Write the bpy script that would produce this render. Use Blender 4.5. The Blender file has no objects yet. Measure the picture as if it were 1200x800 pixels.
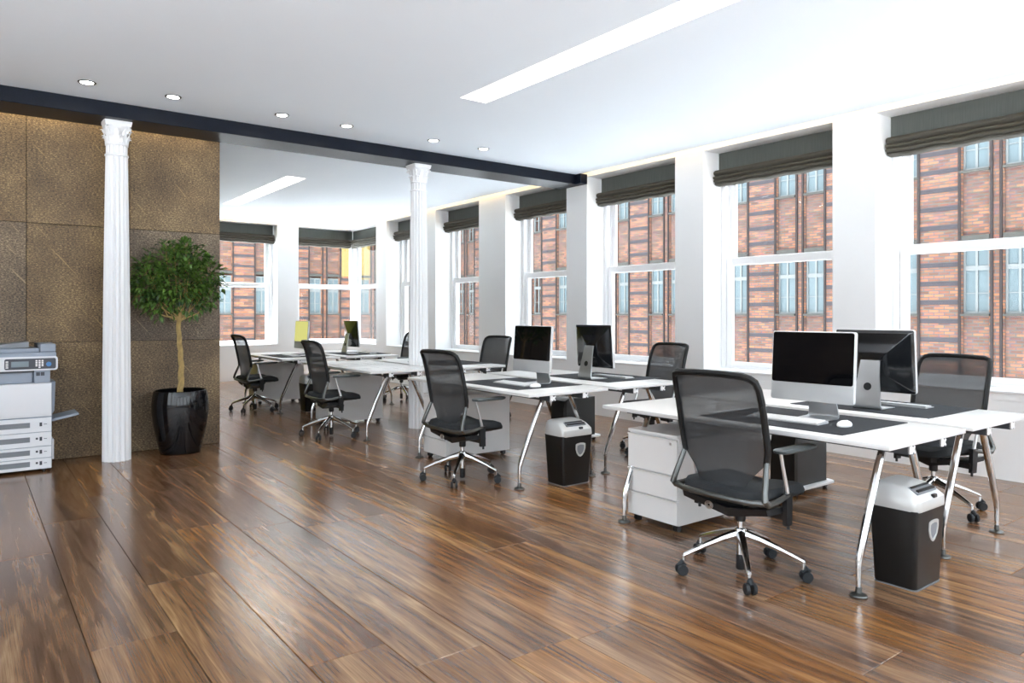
import bpy, bmesh, math, random
from mathutils import Vector, Matrix
C = bpy.context.scene
COL = C.collection
PI = math.pi
RND = random.Random(7)

# ------------------------------------------------------------------ camera, world, exposure
cam_data = bpy.data.cameras.new('camera')
cam_data.sensor_width = 36.0
cam_data.lens = 847.0 / 1200.0 * 36.0
cam_data.shift_y = -32.0 / 1200.0
cam_data.clip_start = 0.05
cam_data.clip_end = 200
cam = bpy.data.objects.new('camera', cam_data)
COL.objects.link(cam)
cam.location = (0, 0, 1.32)
cam.rotation_euler = (PI / 2, 0, -math.atan(640.0 / 847.0))
C.camera = cam

world = bpy.data.worlds.new('overcast_sky')
C.world = world
world.use_nodes = True
bg = world.node_tree.nodes['Background']
bg.inputs['Color'].default_value = (0.86, 0.94, 1.0, 1)
bg.inputs['Strength'].default_value = 3.6

# high sun: it only reaches the pale street between the buildings, whose bounce fills the room
sun_d = bpy.data.lights.new('sun', 'SUN')
sun_d.energy = 46.0
sun_d.angle = math.radians(3)
sun_d.color = (0.90, 0.955, 1.0)
sun = bpy.data.objects.new('sun', sun_d)
COL.objects.link(sun)
sun.location = (8, 20, 30)
sun.rotation_euler = Vector((-0.02, -0.22, -0.97)).to_track_quat('-Z', 'Y').to_euler()

C.view_settings.view_transform = 'Standard'
C.view_settings.look = 'None'
C.view_settings.gamma = 1.0
C.view_settings.use_curve_mapping = False
C.view_settings.exposure = 0.14
try:
    C.cycles.use_guiding = True
    C.cycles.guiding_training_samples = 128
    C.cycles.diffuse_bounces = 6
    C.cycles.glossy_bounces = 4
    C.cycles.max_bounces = 10
    C.cycles.transparent_max_bounces = 16
    C.cycles.sample_clamp_indirect = 24.0
    C.cycles.caustics_reflective = False
    C.cycles.caustics_refractive = False
except Exception:
    pass

LAMP_SLOT = 15.0      # emission of the recessed ceiling slots
LAMP_COVE = 6.0       # emission of the warm cove strip over the windows
LAMP_DOWN = 30.0      # emission of the downlight discs
LAMP_WASH = 7.0      # emission of the strip that washes the dark panels

# ------------------------------------------------------------------ helpers
def s2l(c):
    c /= 255.0
    return c / 12.92 if c <= 0.04045 else ((c + 0.055) / 1.055) ** 2.4
def rgb(r, g, b):
    return (s2l(r), s2l(g), s2l(b), 1.0)

def mat(name, color, rough=0.5, metal=0.0, spec=0.5, coat=0.0, noise=None, bump=None, var=0.0):
    """principled material; noise=(scale, amount) mottles the colour, bump=(scale, strength)"""
    m = bpy.data.materials.new(name)
    m.use_nodes = True
    nt = m.node_tree
    p = nt.nodes['Principled BSDF']
    p.inputs['Base Color'].default_value = color
    p.inputs['Roughness'].default_value = rough
    p.inputs['Metallic'].default_value = metal
    p.inputs['Specular IOR Level'].default_value = spec
    p.inputs['Coat Weight'].default_value = coat
    p.inputs['Coat Roughness'].default_value = 0.05
    if noise or bump:
        tc = nt.nodes.new('ShaderNodeTexCoord')
    if noise:
        n = nt.nodes.new('ShaderNodeTexNoise')
        n.inputs['Scale'].default_value = noise[0]
        n.inputs['Detail'].default_value = 4
        nt.links.new(tc.outputs['Object'], n.inputs['Vector'])
        mx = nt.nodes.new('ShaderNodeMix')
        mx.data_type = 'RGBA'
        a = noise[1]
        mx.inputs['A'].default_value = tuple(c * (1 - a) for c in color[:3]) + (1,)
        mx.inputs['B'].default_value = tuple(min(1, c * (1 + a)) for c in color[:3]) + (1,)
        nt.links.new(n.outputs['Fac'], mx.inputs['Factor'])
        nt.links.new(mx.outputs['Result'], p.inputs['Base Color'])
    if bump:
        n2 = nt.nodes.new('ShaderNodeTexNoise')
        n2.inputs['Scale'].default_value = bump[0]
        nt.links.new(tc.outputs['Object'], n2.inputs['Vector'])
        b = nt.nodes.new('ShaderNodeBump')
        b.inputs['Strength'].default_value = bump[1]
        b.inputs['Distance'].default_value = 0.005
        nt.links.new(n2.outputs['Fac'], b.inputs['Height'])
        nt.links.new(b.outputs['Normal'], p.inputs['Normal'])
    return m

def emit(name, color, strength):
    m = bpy.data.materials.new(name)
    m.use_nodes = True
    nt = m.node_tree
    nt.nodes.remove(nt.nodes['Principled BSDF'])
    e = nt.nodes.new('ShaderNodeEmission')
    e.inputs['Color'].default_value = color
    e.inputs['Strength'].default_value = strength
    nt.links.new(e.outputs['Emission'], nt.nodes['Material Output'].inputs['Surface'])
    return m

class MB:
    """collects shapes into one bmesh, then links ONE mesh object"""
    def __init__(self):
        self.bm = bmesh.new()
    def box(self, x0, x1, y0, y1, z0, z1, bevel=0.0, seg=1, rot=None):
        r = bmesh.ops.create_cube(self.bm, size=1.0)
        M = Matrix.Translation(((x0 + x1) / 2, (y0 + y1) / 2, (z0 + z1) / 2))
        if rot is not None:
            M = M @ rot
        M = M @ Matrix.Diagonal((x1 - x0, y1 - y0, z1 - z0, 1))
        bmesh.ops.transform(self.bm, matrix=M, verts=r['verts'])
        if bevel > 0:
            es = list({e for v in r['verts'] for e in v.link_edges})
            bmesh.ops.bevel(self.bm, geom=es, offset=bevel, segments=seg, affect='EDGES', profile=0.5)
        return self
    def hull(self, pts8):
        """box from 8 points: bottom 4 then top 4, both counter-clockwise"""
        v = [self.bm.verts.new(p) for p in pts8]
        for f in ((3, 2, 1, 0), (4, 5, 6, 7), (0, 1, 5, 4), (1, 2, 6, 5), (2, 3, 7, 6), (3, 0, 4, 7)):
            self.bm.faces.new([v[i] for i in f])
        return self
    def loft(self, rings, cap=True, closed=True):
        vs = [[self.bm.verts.new(p) for p in r] for r in rings]
        n = len(rings[0])
        for a, b in zip(vs[:-1], vs[1:]):
            for i in range(n if closed else n - 1):
                j = (i + 1) % n
                self.bm.faces.new((a[i], a[j], b[j], b[i]))
        if cap and closed:
            self.bm.faces.new(list(reversed(vs[0])))
            self.bm.faces.new(vs[-1])
        return self
    def tube(self, pts, rad, seg=8, flat=1.0):
        pts = [Vector(p) for p in pts]
        if not isinstance(rad, (list, tuple)):
            rad = [rad] * len(pts)
        rings = []
        up = None
        for i, p in enumerate(pts):
            a = pts[max(i - 1, 0)]
            b = pts[min(i + 1, len(pts) - 1)]
            t = (b - a).normalized()
            if up is None:
                up = Vector((0, 0, 1)) if abs(t.z) < 0.9 else Vector((1, 0, 0))
            n = (up - t * up.dot(t)).normalized()
            up = n
            bnm = t.cross(n)
            rings.append([p + (n * math.cos(2 * PI * k / seg) + bnm * math.sin(2 * PI * k / seg) * flat) * rad[i] for k in range(seg)])
        return self.loft(rings)
    def lathe(self, prof, seg=24, center=(0, 0), cap=True):
        cx, cy = center
        rings = [[(cx + r * math.cos(2 * PI * k / seg), cy + r * math.sin(2 * PI * k / seg), z) for k in range(seg)] for r, z in prof]
        return self.loft(rings, cap=cap)
    def cyl(self, p0, p1, r, seg=12):
        return self.tube([p0, p1], r, seg)
    def prism(self, poly, axis, a0, a1):
        """poly: 2-D outline extruded along axis 'x', 'y' or 'z' from a0 to a1"""
        def P(q, a):
            return {'x': (a, q[0], q[1]), 'y': (q[0], a, q[1]), 'z': (q[0], q[1], a)}[axis]
        return self.loft([[P(q, a0) for q in poly], [P(q, a1) for q in poly]])
    def quad(self, a, b, c, d):
        v = [self.bm.verts.new(p) for p in (a, b, c, d)]
        self.bm.faces.new(v)
        return self
    def bevel_all(self, w, seg=2):
        bmesh.ops.bevel(self.bm, geom=list(self.bm.edges), offset=w, segments=seg, affect='EDGES', profile=0.5)
        return self
    def mesh(self, name, m, smooth=True):
        bmesh.ops.recalc_face_normals(self.bm, faces=list(self.bm.faces))
        me = bpy.data.meshes.new(name)
        self.bm.to_mesh(me)
        self.bm.free()
        if m is not None:
            for x in (m if isinstance(m, (list, tuple)) else [m]):
                me.materials.append(x)
        if smooth:
            me.polygons.foreach_set('use_smooth', [True] * len(me.polygons))
            me.set_sharp_from_angle(angle=math.radians(35))
        return me
    def build(self, name, m, parent=None, smooth=True):
        return link(name, self.mesh(name, m, smooth), parent)

def link(name, me, parent=None, loc=None):
    o = bpy.data.objects.new(name, me)
    COL.objects.link(o)
    if parent is not None:
        o.parent = parent
    if loc is not None:
        o.location = loc
    return o
def tag(o, label=None, cat=None, group=None, kind=None):
    if label: o['label'] = label
    if cat: o['category'] = cat
    if group: o['group'] = group
    if kind: o['kind'] = kind
    return o
def thing(name, label, cat, loc=(0, 0, 0), rz=0.0, group=None):
    o = bpy.data.objects.new(name, None)
    o.empty_display_size = 0.1
    COL.objects.link(o)
    o.location = loc
    o.rotation_euler = (0, 0, rz)
    return tag(o, label, cat, group)
def kids(o):
    return [x for x in COL.objects if x.parent == o]
def copy_tree(root, loc, rz=None, label=None, group=None):
    def rec(o, par):
        c = o.copy()
        COL.objects.link(c)
        c.parent = par
        for ch in kids(o):
            rec(ch, c)
        return c
    r = rec(root, None)
    r.location = loc
    if rz is not None:
        r.rotation_euler = (0, 0, rz)
    if label: r['label'] = label
    if group: r['group'] = group
    return r
def struct(o):
    o['kind'] = 'structure'
    return o
def rrect(hx, hy, r, n=4, cx=0, cy=0):
    pts = []
    for sx, sy, a0 in ((1, 1, 0), (-1, 1, 90), (-1, -1, 180), (1, -1, 270)):
        for i in range(n + 1):
            a = math.radians(a0 + 90 * i / n)
            pts.append((cx + sx * (hx - r) + r * math.cos(a), cy + sy * (hy - r) + r * math.sin(a)))
    return pts

# ------------------------------------------------------------------ materials
M_wall = mat('white_plaster', rgb(240, 240, 240), 0.6, noise=(3, 0.02))
M_ceil = mat('ceiling_paint', rgb(238, 246, 255), 0.7, noise=(2, 0.01))
M_frame = mat('window_paint', rgb(244, 244, 245), 0.3)
M_beam = mat('blue_black_steel', rgb(10, 17, 30), 0.42, spec=0.25, noise=(14, 0.35), bump=(60, 0.25))
M_colm = mat('column_paint', rgb(240, 241, 243), 0.45)
M_desk = mat('white_laminate', rgb(222, 222, 221), 0.3)
M_ped = mat('pedestal_lacquer', rgb(232, 232, 231), 0.35)
M_chrome = mat('chrome', (0.66, 0.66, 0.66, 1), 0.12, 1.0)
M_alu = mat('satin_aluminium', (0.72, 0.73, 0.74, 1), 0.28, 1.0)
M_aludark = mat('dark_polished_aluminium', (0.17, 0.175, 0.17, 1), 0.4, 1.0)
M_black = mat('black_plastic', rgb(28, 29, 31), 0.4)
M_frame_blk = mat('black_back_frame', rgb(14, 15, 16), 0.45, spec=0.35)
M_cast = mat('caster_grey', rgb(40, 43, 46), 0.55, spec=0.3)
M_seat = mat('charcoal_fabric', rgb(38, 41, 44), 0.85, bump=(400, 0.4), noise=(60, 0.15))
M_pad = mat('armrest_grey', rgb(66, 72, 73), 0.35)
M_mat = mat('desk_mat_grey', rgb(44, 47, 52), 0.75, spec=0.3, bump=(300, 0.2))
M_screen = mat('black_glass', (0.003, 0.003, 0.004, 1), 0.03, spec=0.55)
M_bezel = mat('silver_casing', rgb(205, 206, 207), 0.35, 0.35)
M_gback = mat('gloss_black_back', (0.006, 0.007, 0.009, 1), 0.12, spec=0.7, coat=0.6)
M_stand = mat('anodised_stand', rgb(196, 198, 200), 0.32, 0.8)
M_key = mat('white_keys', rgb(238, 238, 238), 0.4)
M_shred = mat('shredder_black', rgb(17, 19, 20), 0.32, bump=(500, 0.1))
M_lid = mat('shredder_silver', rgb(206, 207, 206), 0.3, 0.08)
M_grey = mat('mid_grey_plastic', rgb(128, 132, 138), 0.4)
M_dgrey = mat('dark_grey_plastic', rgb(70, 74, 80), 0.45)
M_tower = mat('graphite_metal', rgb(70, 72, 73), 0.35, 0.3)
M_cop = mat('copier_white', rgb(226, 228, 232), 0.4)
M_copg = mat('copier_blue_grey', rgb(150, 160, 174), 0.45)
M_copd = mat('copier_dark_grey', rgb(66, 70, 78), 0.4)
M_copb = mat('copier_blue_button', rgb(70, 130, 190), 0.3)
M_lcd = mat('copier_display', rgb(128, 142, 150), 0.2)
M_pot = mat('gloss_black_ceramic', rgb(8, 9, 13), 0.07, spec=0.5)
M_soil = mat('soil', rgb(40, 30, 22), 0.95, noise=(40, 0.4), bump=(60, 0.8))
M_bark = mat('bark', rgb(176, 150, 98), 0.8, noise=(30, 0.45), bump=(50, 0.8))
M_facgrey = mat('facade_grey_band', rgb(67, 62, 66), 0.85, noise=(3, 0.25))
M_facdark = mat('facade_dark_strip', rgb(51, 43, 42), 0.85, noise=(4, 0.3))
M_facyel = mat('pale_yellow_render', rgb(152, 133, 80), 0.9, noise=(2, 0.06))
M_facwin = mat('facade_window_paint', rgb(126, 129, 129), 0.5)
M_facpane = mat('facade_pane', rgb(100, 114, 119), 0.35, noise=(1.2, 0.12))  # pale sky reflection is put into the pane colour
M_facstone = mat('facade_sill_stone', rgb(73, 71, 67), 0.8, noise=(6, 0.2))
M_street = mat('pale_paving', rgb(220, 220, 220), 0.9, noise=(1, 0.1))
M_asphalt = mat('street_asphalt', rgb(156, 156, 157), 0.9, noise=(1, 0.1))
M_paper = mat('paper', rgb(246, 246, 246), 0.6)
M_ink = mat('drawing_ink', rgb(150, 154, 160), 0.6)
M_lime = mat('lime_wall_paint', rgb(212, 216, 96), 0.6)
M_gold = mat('emblem_silver', rgb(196, 198, 196), 0.35, 0.3)
M_screen_refl = emit('lit_screen', (0.68, 0.66, 0.22, 1), 0.95)  # glow painted in place of a reflection on the far screen
M_slot = emit('slot_lamp', (1.0, 0.95, 0.84, 1), LAMP_SLOT)
M_cove = emit('cove_lamp', (1.0, 0.66, 0.28, 1), LAMP_COVE)
M_down = emit('downlight_lamp', (1.0, 0.97, 0.92, 1), LAMP_DOWN)
M_wash = emit('wash_lamp', (1.0, 0.80, 0.50, 1), LAMP_WASH)

def glass_mat():
    m = bpy.data.materials.new('window_glass')
    m.use_nodes = True
    nt = m.node_tree
    nt.nodes.remove(nt.nodes['Principled BSDF'])
    t = nt.nodes.new('ShaderNodeBsdfTransparent')
    t.inputs['Color'].default_value = (0.97, 0.985, 0.985, 1)
    g = nt.nodes.new('ShaderNodeBsdfGlossy')
    g.inputs['Roughness'].default_value = 0.02
    f = nt.nodes.new('ShaderNodeFresnel')
    geo = nt.nodes.new('ShaderNodeNewGeometry')     # same reflectance on both faces of the sheet
    ior = nt.nodes.new('ShaderNodeMapRange')
    ior.inputs['To Min'].default_value = 1.2
    ior.inputs['To Max'].default_value = 1 / 1.2
    nt.links.new(geo.outputs['Backfacing'], ior.inputs['Value'])
    nt.links.new(ior.outputs[0], f.inputs['IOR'])
    mx = nt.nodes.new('ShaderNodeMixShader')
    nt.links.new(f.outputs[0], mx.inputs[0])
    nt.links.new(t.outputs[0], mx.inputs[1])
    nt.links.new(g.outputs[0], mx.inputs[2])
    nt.links.new(mx.outputs[0], nt.nodes['Material Output'].inputs['Surface'])
    return m
M_glass = glass_mat()

def mesh_fabric():
    m = bpy.data.materials.new('open_mesh_fabric')
    m.use_nodes = True
    nt = m.node_tree
    p = nt.nodes['Principled BSDF']
    p.inputs['Base Color'].default_value = rgb(40, 43, 46)
    p.inputs['Roughness'].default_value = 0.7
    t = nt.nodes.new('ShaderNodeBsdfTransparent')
    mx = nt.nodes.new('ShaderNodeMixShader')
    mx.inputs[0].default_value = 0.87
    nt.links.new(t.outputs[0], mx.inputs[1])
    nt.links.new(p.outputs[0], mx.inputs[2])
    nt.links.new(mx.outputs[0], nt.nodes['Material Output'].inputs['Surface'])
    return m
M_mesh = mesh_fabric()

def nodes_for(name):
    m = bpy.data.materials.new(name)
    m.use_nodes = True
    nt = m.node_tree
    return m, nt, nt.nodes['Principled BSDF'], nt.nodes.new, nt.links.new

def wood_mat():
    m, nt, p, N, L = nodes_for('walnut_plank')
    tc = N('ShaderNodeTexCoord'); oi = N('ShaderNodeObjectInfo')
    sc = N('ShaderNodeVectorMath'); sc.operation = 'SCALE'
    comb = N('ShaderNodeCombineXYZ')
    L(oi.outputs['Random'], comb.inputs[0]); L(oi.outputs['Random'], comb.inputs[1]); L(oi.outputs['Random'], comb.inputs[2])
    L(comb.outputs[0], sc.inputs[0]); sc.inputs['Scale'].default_value = 91.0
    add = N('ShaderNodeVectorMath'); add.operation = 'ADD'
    L(tc.outputs['Object'], add.inputs[0]); L(sc.outputs[0], add.inputs[1])
    def noise(scale, sx, sy, detail, dist=0.0, rough=0.55):
        mp = N('ShaderNodeMapping'); mp.inputs['Scale'].default_value = (sx, sy, 1)
        L(add.outputs[0], mp.inputs['Vector'])
        n = N('ShaderNodeTexNoise'); n.inputs['Scale'].default_value = scale
        n.inputs['Detail'].default_value = detail; n.inputs['Distortion'].default_value = dist
        n.inputs['Roughness'].default_value = rough
        L(mp.outputs[0], n.inputs['Vector']); return n
    broad = noise(2.0, 3.6, 0.22, 4, 0.5)
    # cathedral grain: rings of a stretched, warped distance field
    warp = noise(1.0, 4.5, 0.40, 3, 0.3)
    mul = N('ShaderNodeMath'); mul.operation = 'MULTIPLY'; mul.inputs[1].default_value = 9.0
    L(warp.outputs['Fac'], mul.inputs[0])
    fr = N('ShaderNodeMath'); fr.operation = 'PINGPONG'; fr.inputs[1].default_value = 0.5
    L(mul.outputs[0], fr.inputs[0])
    fine = noise(30.0, 6.0, 0.07, 5, 0.12, 0.7)
    pores = noise(90.0, 6.0, 0.07, 2, 0.0)
    def mix(a, b, f):
        x = N('ShaderNodeMix'); x.data_type = 'FLOAT'; x.inputs['Factor'].default_value = f
        L(a, x.inputs['A']); L(b, x.inputs['B']); return x.outputs['Result']
    fr2 = N('ShaderNodeMath'); fr2.operation = 'MULTIPLY'; fr2.inputs[1].default_value = 2.0
    L(fr.outputs[0], fr2.inputs[0])
    v = mix(broad.outputs['Fac'], fr2.outputs[0], 0.16)
    v = mix(v, fine.outputs['Fac'], 0.30)
    ramp = N('ShaderNodeValToRGB'); e = ramp.color_ramp
    e.elements[0].position = 0.37; e.elements[0].color = rgb(84, 54, 35)
    e.elements[1].position = 0.66; e.elements[1].color = rgb(190, 150, 106)
    for pos, c in ((0.44, rgb(116, 80, 53)), (0.51, rgb(138, 99, 67)), (0.58, rgb(160, 120, 82))):
        k = e.elements.new(pos); k.color = c
    L(v, ramp.inputs['Fac'])
    # plank to plank tone
    hsv = N('ShaderNodeHueSaturation')
    r2 = N('ShaderNodeMath'); r2.operation = 'MULTIPLY'; r2.inputs[1].default_value = 13.7
    L(oi.outputs['Random'], r2.inputs[0])
    r3 = N('ShaderNodeMath'); r3.operation = 'FRACT'; L(r2.outputs[0], r3.inputs[0])
    mr = N('ShaderNodeMapRange'); mr.inputs['To Min'].default_value = 0.64; mr.inputs['To Max'].default_value = 1.08
    L(oi.outputs['Random'], mr.inputs['Value'])
    ms = N('ShaderNodeMapRange'); ms.inputs['To Min'].default_value = 0.88; ms.inputs['To Max'].default_value = 1.12
    L(r3.outputs[0], ms.inputs['Value'])
    L(mr.outputs[0], hsv.inputs['Value']); L(ms.outputs[0], hsv.inputs['Saturation'])
    L(ramp.outputs['Color'], hsv.inputs['Color'])
    # dark pores and knots
    pr = N('ShaderNodeValToRGB'); pr.color_ramp.elements[0].position = 0.36; pr.color_ramp.elements[1].position = 0.5
    pr.color_ramp.elements[0].color = (0.62, 0.58, 0.55, 1); pr.color_ramp.elements[1].color = (1, 1, 1, 1)
    L(pores.outputs['Fac'], pr.inputs['Fac'])
    mm = N('ShaderNodeMix'); mm.data_type = 'RGBA'; mm.blend_type = 'MULTIPLY'; mm.inputs['Factor'].default_value = 0.8
    L(hsv.outputs['Color'], mm.inputs['A']); L(pr.outputs['Color'], mm.inputs['B'])
    L(mm.outputs['Result'], p.inputs['Base Color'])
    rr = N('ShaderNodeMapRange'); rr.inputs['To Min'].default_value = 0.17; rr.inputs['To Max'].default_value = 0.25
    L(fine.outputs['Fac'], rr.inputs['Value']); L(rr.outputs[0], p.inputs['Roughness'])
    p.inputs['Specular IOR Level'].default_value = 1.0
    p.inputs['IOR'].default_value = 1.6
    return m
M_wood = wood_mat()
M_under = mat('floor_joint', rgb(44, 32, 24), 0.8)

def panel_mat():
    m, nt, p, N, L = nodes_for('bronze_brown_panel')
    tc = N('ShaderNodeTexCoord'); oi = N('ShaderNodeObjectInfo')
    comb = N('ShaderNodeCombineXYZ'); L(oi.outputs['Random'], comb.inputs[0]); L(oi.outputs['Random'], comb.inputs[2])
    sc = N('ShaderNodeVectorMath'); sc.operation = 'SCALE'; sc.inputs['Scale'].default_value = 40
    L(comb.outputs[0], sc.inputs[0])
    add = N('ShaderNodeVectorMath'); add.operation = 'ADD'; L(tc.outputs['Object'], add.inputs[0]); L(sc.outputs[0], add.inputs[1])
    def noise(scale, detail, mp=(1, 1, 1), rough=0.6):
        k = N('ShaderNodeMapping'); k.inputs['Scale'].default_value = mp
        L(add.outputs[0], k.inputs['Vector'])
        n = N('ShaderNodeTexNoise'); n.inputs['Scale'].default_value = scale; n.inputs['Detail'].default_value = detail
        n.inputs['Roughness'].default_value = rough
        L(k.outputs[0], n.inputs['Vector']); return n
    big = noise(1.9, 6)
    grain = noise(55, 3, (1, 1, 2.0), 0.9)
    x = N('ShaderNodeMix'); x.data_type = 'FLOAT'; x.inputs['Factor'].default_value = 0.74
    L(big.outputs['Fac'], x.inputs['A']); L(grain.outputs['Fac'], x.inputs['B'])
    ramp = N('ShaderNodeValToRGB'); e = ramp.color_ramp
    e.elements[0].position = 0.38; e.elements[0].color = rgb(38, 32, 25)
    e.elements[1].position = 0.64; e.elements[1].color = rgb(206, 184, 140)
    for pos, c in ((0.455, rgb(90, 74, 56)), (0.55, rgb(138, 116, 88))):
        k = e.elements.new(pos); k.color = c
    L(x.outputs['Result'], ramp.inputs['Fac'])
    # faint diagonal scratches
    mr0 = N('ShaderNodeMapping'); mr0.inputs['Rotation'].default_value = (0, math.radians(-50), 0)
    mp = N('ShaderNodeMapping'); mp.inputs['Scale'].default_value = (0.8, 1, 22)
    L(add.outputs[0], mr0.inputs['Vector']); L(mr0.outputs[0], mp.inputs['Vector'])
    sn = N('ShaderNodeTexNoise'); sn.inputs['Scale'].default_value = 2.2; sn.inputs['Detail'].default_value = 2
    L(mp.outputs[0], sn.inputs['Vector'])
    sr = N('ShaderNodeValToRGB'); sr.color_ramp.elements[0].position = 0.665; sr.color_ramp.elements[1].position = 0.70
    L(sn.outputs['Fac'], sr.inputs['Fac'])
    mx = N('ShaderNodeMix'); mx.data_type = 'RGBA'; mx.inputs['B'].default_value = rgb(190, 164, 120)
    sm = N('ShaderNodeMath'); sm.operation = 'MULTIPLY'; sm.inputs[1].default_value = 0.5
    L(sr.outputs['Color'], sm.inputs[0]); L(sm.outputs[0], mx.inputs['Factor']); L(ramp.outputs['Color'], mx.inputs['A'])
    hsv = N('ShaderNodeHueSaturation')
    mr = N('ShaderNodeMapRange'); mr.inputs['To Min'].default_value = 0.75; mr.inputs['To Max'].default_value = 1.15
    L(oi.outputs['Random'], mr.inputs['Value']); L(mr.outputs[0], hsv.inputs['Saturation'])
    L(mx.outputs['Result'], hsv.inputs['Color']); L(hsv.outputs['Color'], p.inputs['Base Color'])
    p.inputs['Roughness'].default_value = 0.55
    b = N('ShaderNodeBump'); b.inputs['Strength'].default_value = 0.35; b.inputs['Distance'].default_value = 0.004
    L(grain.outputs['Fac'], b.inputs['Height']); L(b.outputs['Normal'], p.inputs['Normal'])
    return m
M_panel = panel_mat()

def brick_mat(name, bw, bh):
    m, nt, p, N, L = nodes_for(name)
    tc = N('ShaderNodeTexCoord')
    sep = N('ShaderNodeSeparateXYZ'); L(tc.outputs['Object'], sep.inputs[0])
    comb = N('ShaderNodeCombineXYZ')
    sx = N('ShaderNodeMath'); sx.operation = 'ADD'; L(sep.outputs[0], sx.inputs[0]); L(sep.outputs[1], sx.inputs[1])
    L(sx.outputs[0], comb.inputs[0]); L(sep.outputs[2], comb.inputs[1])
    bt = N('ShaderNodeTexBrick')
    bt.inputs['Scale'].default_value = 1.0
    bt.inputs['Brick Width'].default_value = bw; bt.inputs['Row Height'].default_value = bh
    bt.inputs['Mortar Size'].default_value = 0.012; bt.inputs['Bias'].default_value = -0.1
    bt.inputs['Color1'].default_value = rgb(157, 100, 68); bt.inputs['Color2'].default_value = rgb(86, 61, 53)
    bt.inputs['Mortar'].default_value = rgb(92, 88, 88)
    L(comb.outputs[0], bt.inputs['Vector'])
    n = N('ShaderNodeTexNoise'); n.inputs['Scale'].default_value = 0.9; n.inputs['Detail'].default_value = 5
    L(tc.outputs['Object'], n.inputs['Vector'])
    cr = N('ShaderNodeValToRGB')
    cr.color_ramp.elements[0].position = 0.42; cr.color_ramp.elements[0].color = (0, 0, 0, 1)
    cr.color_ramp.elements[1].position = 0.72; cr.color_ramp.elements[1].color = (0.45, 0.45, 0.45, 1)
    L(n.outputs['Fac'], cr.inputs['Fac'])
    mx = N('ShaderNodeMix'); mx.data_type = 'RGBA'; mx.inputs['B'].default_value = rgb(99, 88, 87)
    L(cr.outputs['Color'], mx.inputs['Factor']); L(bt.outputs['Color'], mx.inputs['A'])
    n2 = N('ShaderNodeTexNoise'); n2.inputs['Scale'].default_value = 6; n2.inputs['Detail'].default_value = 3
    mp2 = N('ShaderNodeMapping'); mp2.inputs['Scale'].default_value = (0.7, 0.7, 2.2); L(tc.outputs['Object'], mp2.inputs['Vector'])
    L(mp2.outputs[0], n2.inputs['Vector'])
    m2 = N('ShaderNodeMix'); m2.data_type = 'RGBA'; m2.blend_type = 'OVERLAY'; m2.inputs['Factor'].default_value = 0.35
    L(mx.outputs['Result'], m2.inputs['A']); L(n2.outputs['Color'], m2.inputs['B'])
    hs = N('ShaderNodeHueSaturation'); hs.inputs['Saturation'].default_value = 0.95
    L(m2.outputs['Result'], hs.inputs['Color'])
    L(hs.outputs['Color'], p.inputs['Base Color'])
    p.inputs['Roughness'].default_value = 0.9
    b = N('ShaderNodeBump'); b.inputs['Strength'].default_value = 0.4; b.inputs['Distance'].default_value = 0.01
    L(bt.outputs['Fac'], b.inputs['Height']); b.invert = True
    L(b.outputs['Normal'], p.inputs['Normal'])
    return m
M_brick_near = brick_mat('old_red_brick', 0.25, 0.080)
M_brick_far = brick_mat('old_red_block', 0.38, 0.135)

def blind_mat(name, c0, c1):
    m, nt, p, N, L = nodes_for(name)
    tc = N('ShaderNodeTexCoord')
    mp = N('ShaderNodeMapping'); mp.inputs['Scale'].default_value = (60, 60, 1.5)
    L(tc.outputs['Object'], mp.inputs['Vector'])
    n = N('ShaderNodeTexNoise'); n.inputs['Scale'].default_value = 3; n.inputs['Detail'].default_value = 3
    L(mp.outputs[0], n.inputs['Vector'])
    r = N('ShaderNodeValToRGB'); r.color_ramp.elements[0].color = c0; r.color_ramp.elements[1].color = c1
    L(n.outputs['Fac'], r.inputs['Fac']); L(r.outputs['Color'], p.inputs['Base Color'])
    p.inputs['Roughness'].default_value = 0.85
    return m
M_blind = blind_mat('charcoal_linen', rgb(72, 75, 71), rgb(100, 103, 98))
M_fold = blind_mat('charcoal_linen_fold', rgb(62, 58, 51), rgb(84, 80, 71))

def leaf_mat():
    m, nt, p, N, L = nodes_for('glossy_leaf')
    tc = N('ShaderNodeTexCoord')
    n = N('ShaderNodeTexNoise'); n.inputs['Scale'].default_value = 14; n.inputs['Detail'].default_value = 2
    L(tc.outputs['Object'], n.inputs['Vector'])
    r = N('ShaderNodeValToRGB')
    r.color_ramp.elements[0].position = 0.34; r.color_ramp.elements[0].color = rgb(26, 52, 18)
    r.color_ramp.elements[1].position = 0.68; r.color_ramp.elements[1].color = rgb(104, 140, 58)
    L(n.outputs['Fac'], r.inputs['Fac']); L(r.outputs['Color'], p.inputs['Base Color'])
    p.inputs['Roughness'].default_value = 0.38
    return m
M_leaf = leaf_mat()

# ------------------------------------------------------------------ room shell
XW, XG, YF, YG, ZC = 6.60, 6.95, 14.70, 15.03, 3.18     # pier plane, glass plane, far wall plane, far glass plane, ceiling
XL, YB = -4.0, -3.2                                      # wall behind the partition's left, wall behind the camera
Z_SILL, Z_SOF = 0.71, 3.15
PIERS = [(-2.49, -2.07), (-0.57, -0.16), (1.34, 1.75), (3.25, 3.66), (5.17, 5.58), (7.08, 7.49), (8.90, 9.62), (10.97, 11.40), (12.84, 13.28)]

fl = struct(MB().box(XL, XW, YB, YF, -0.15, -0.016).build('floor', M_under, smooth=False))
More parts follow.
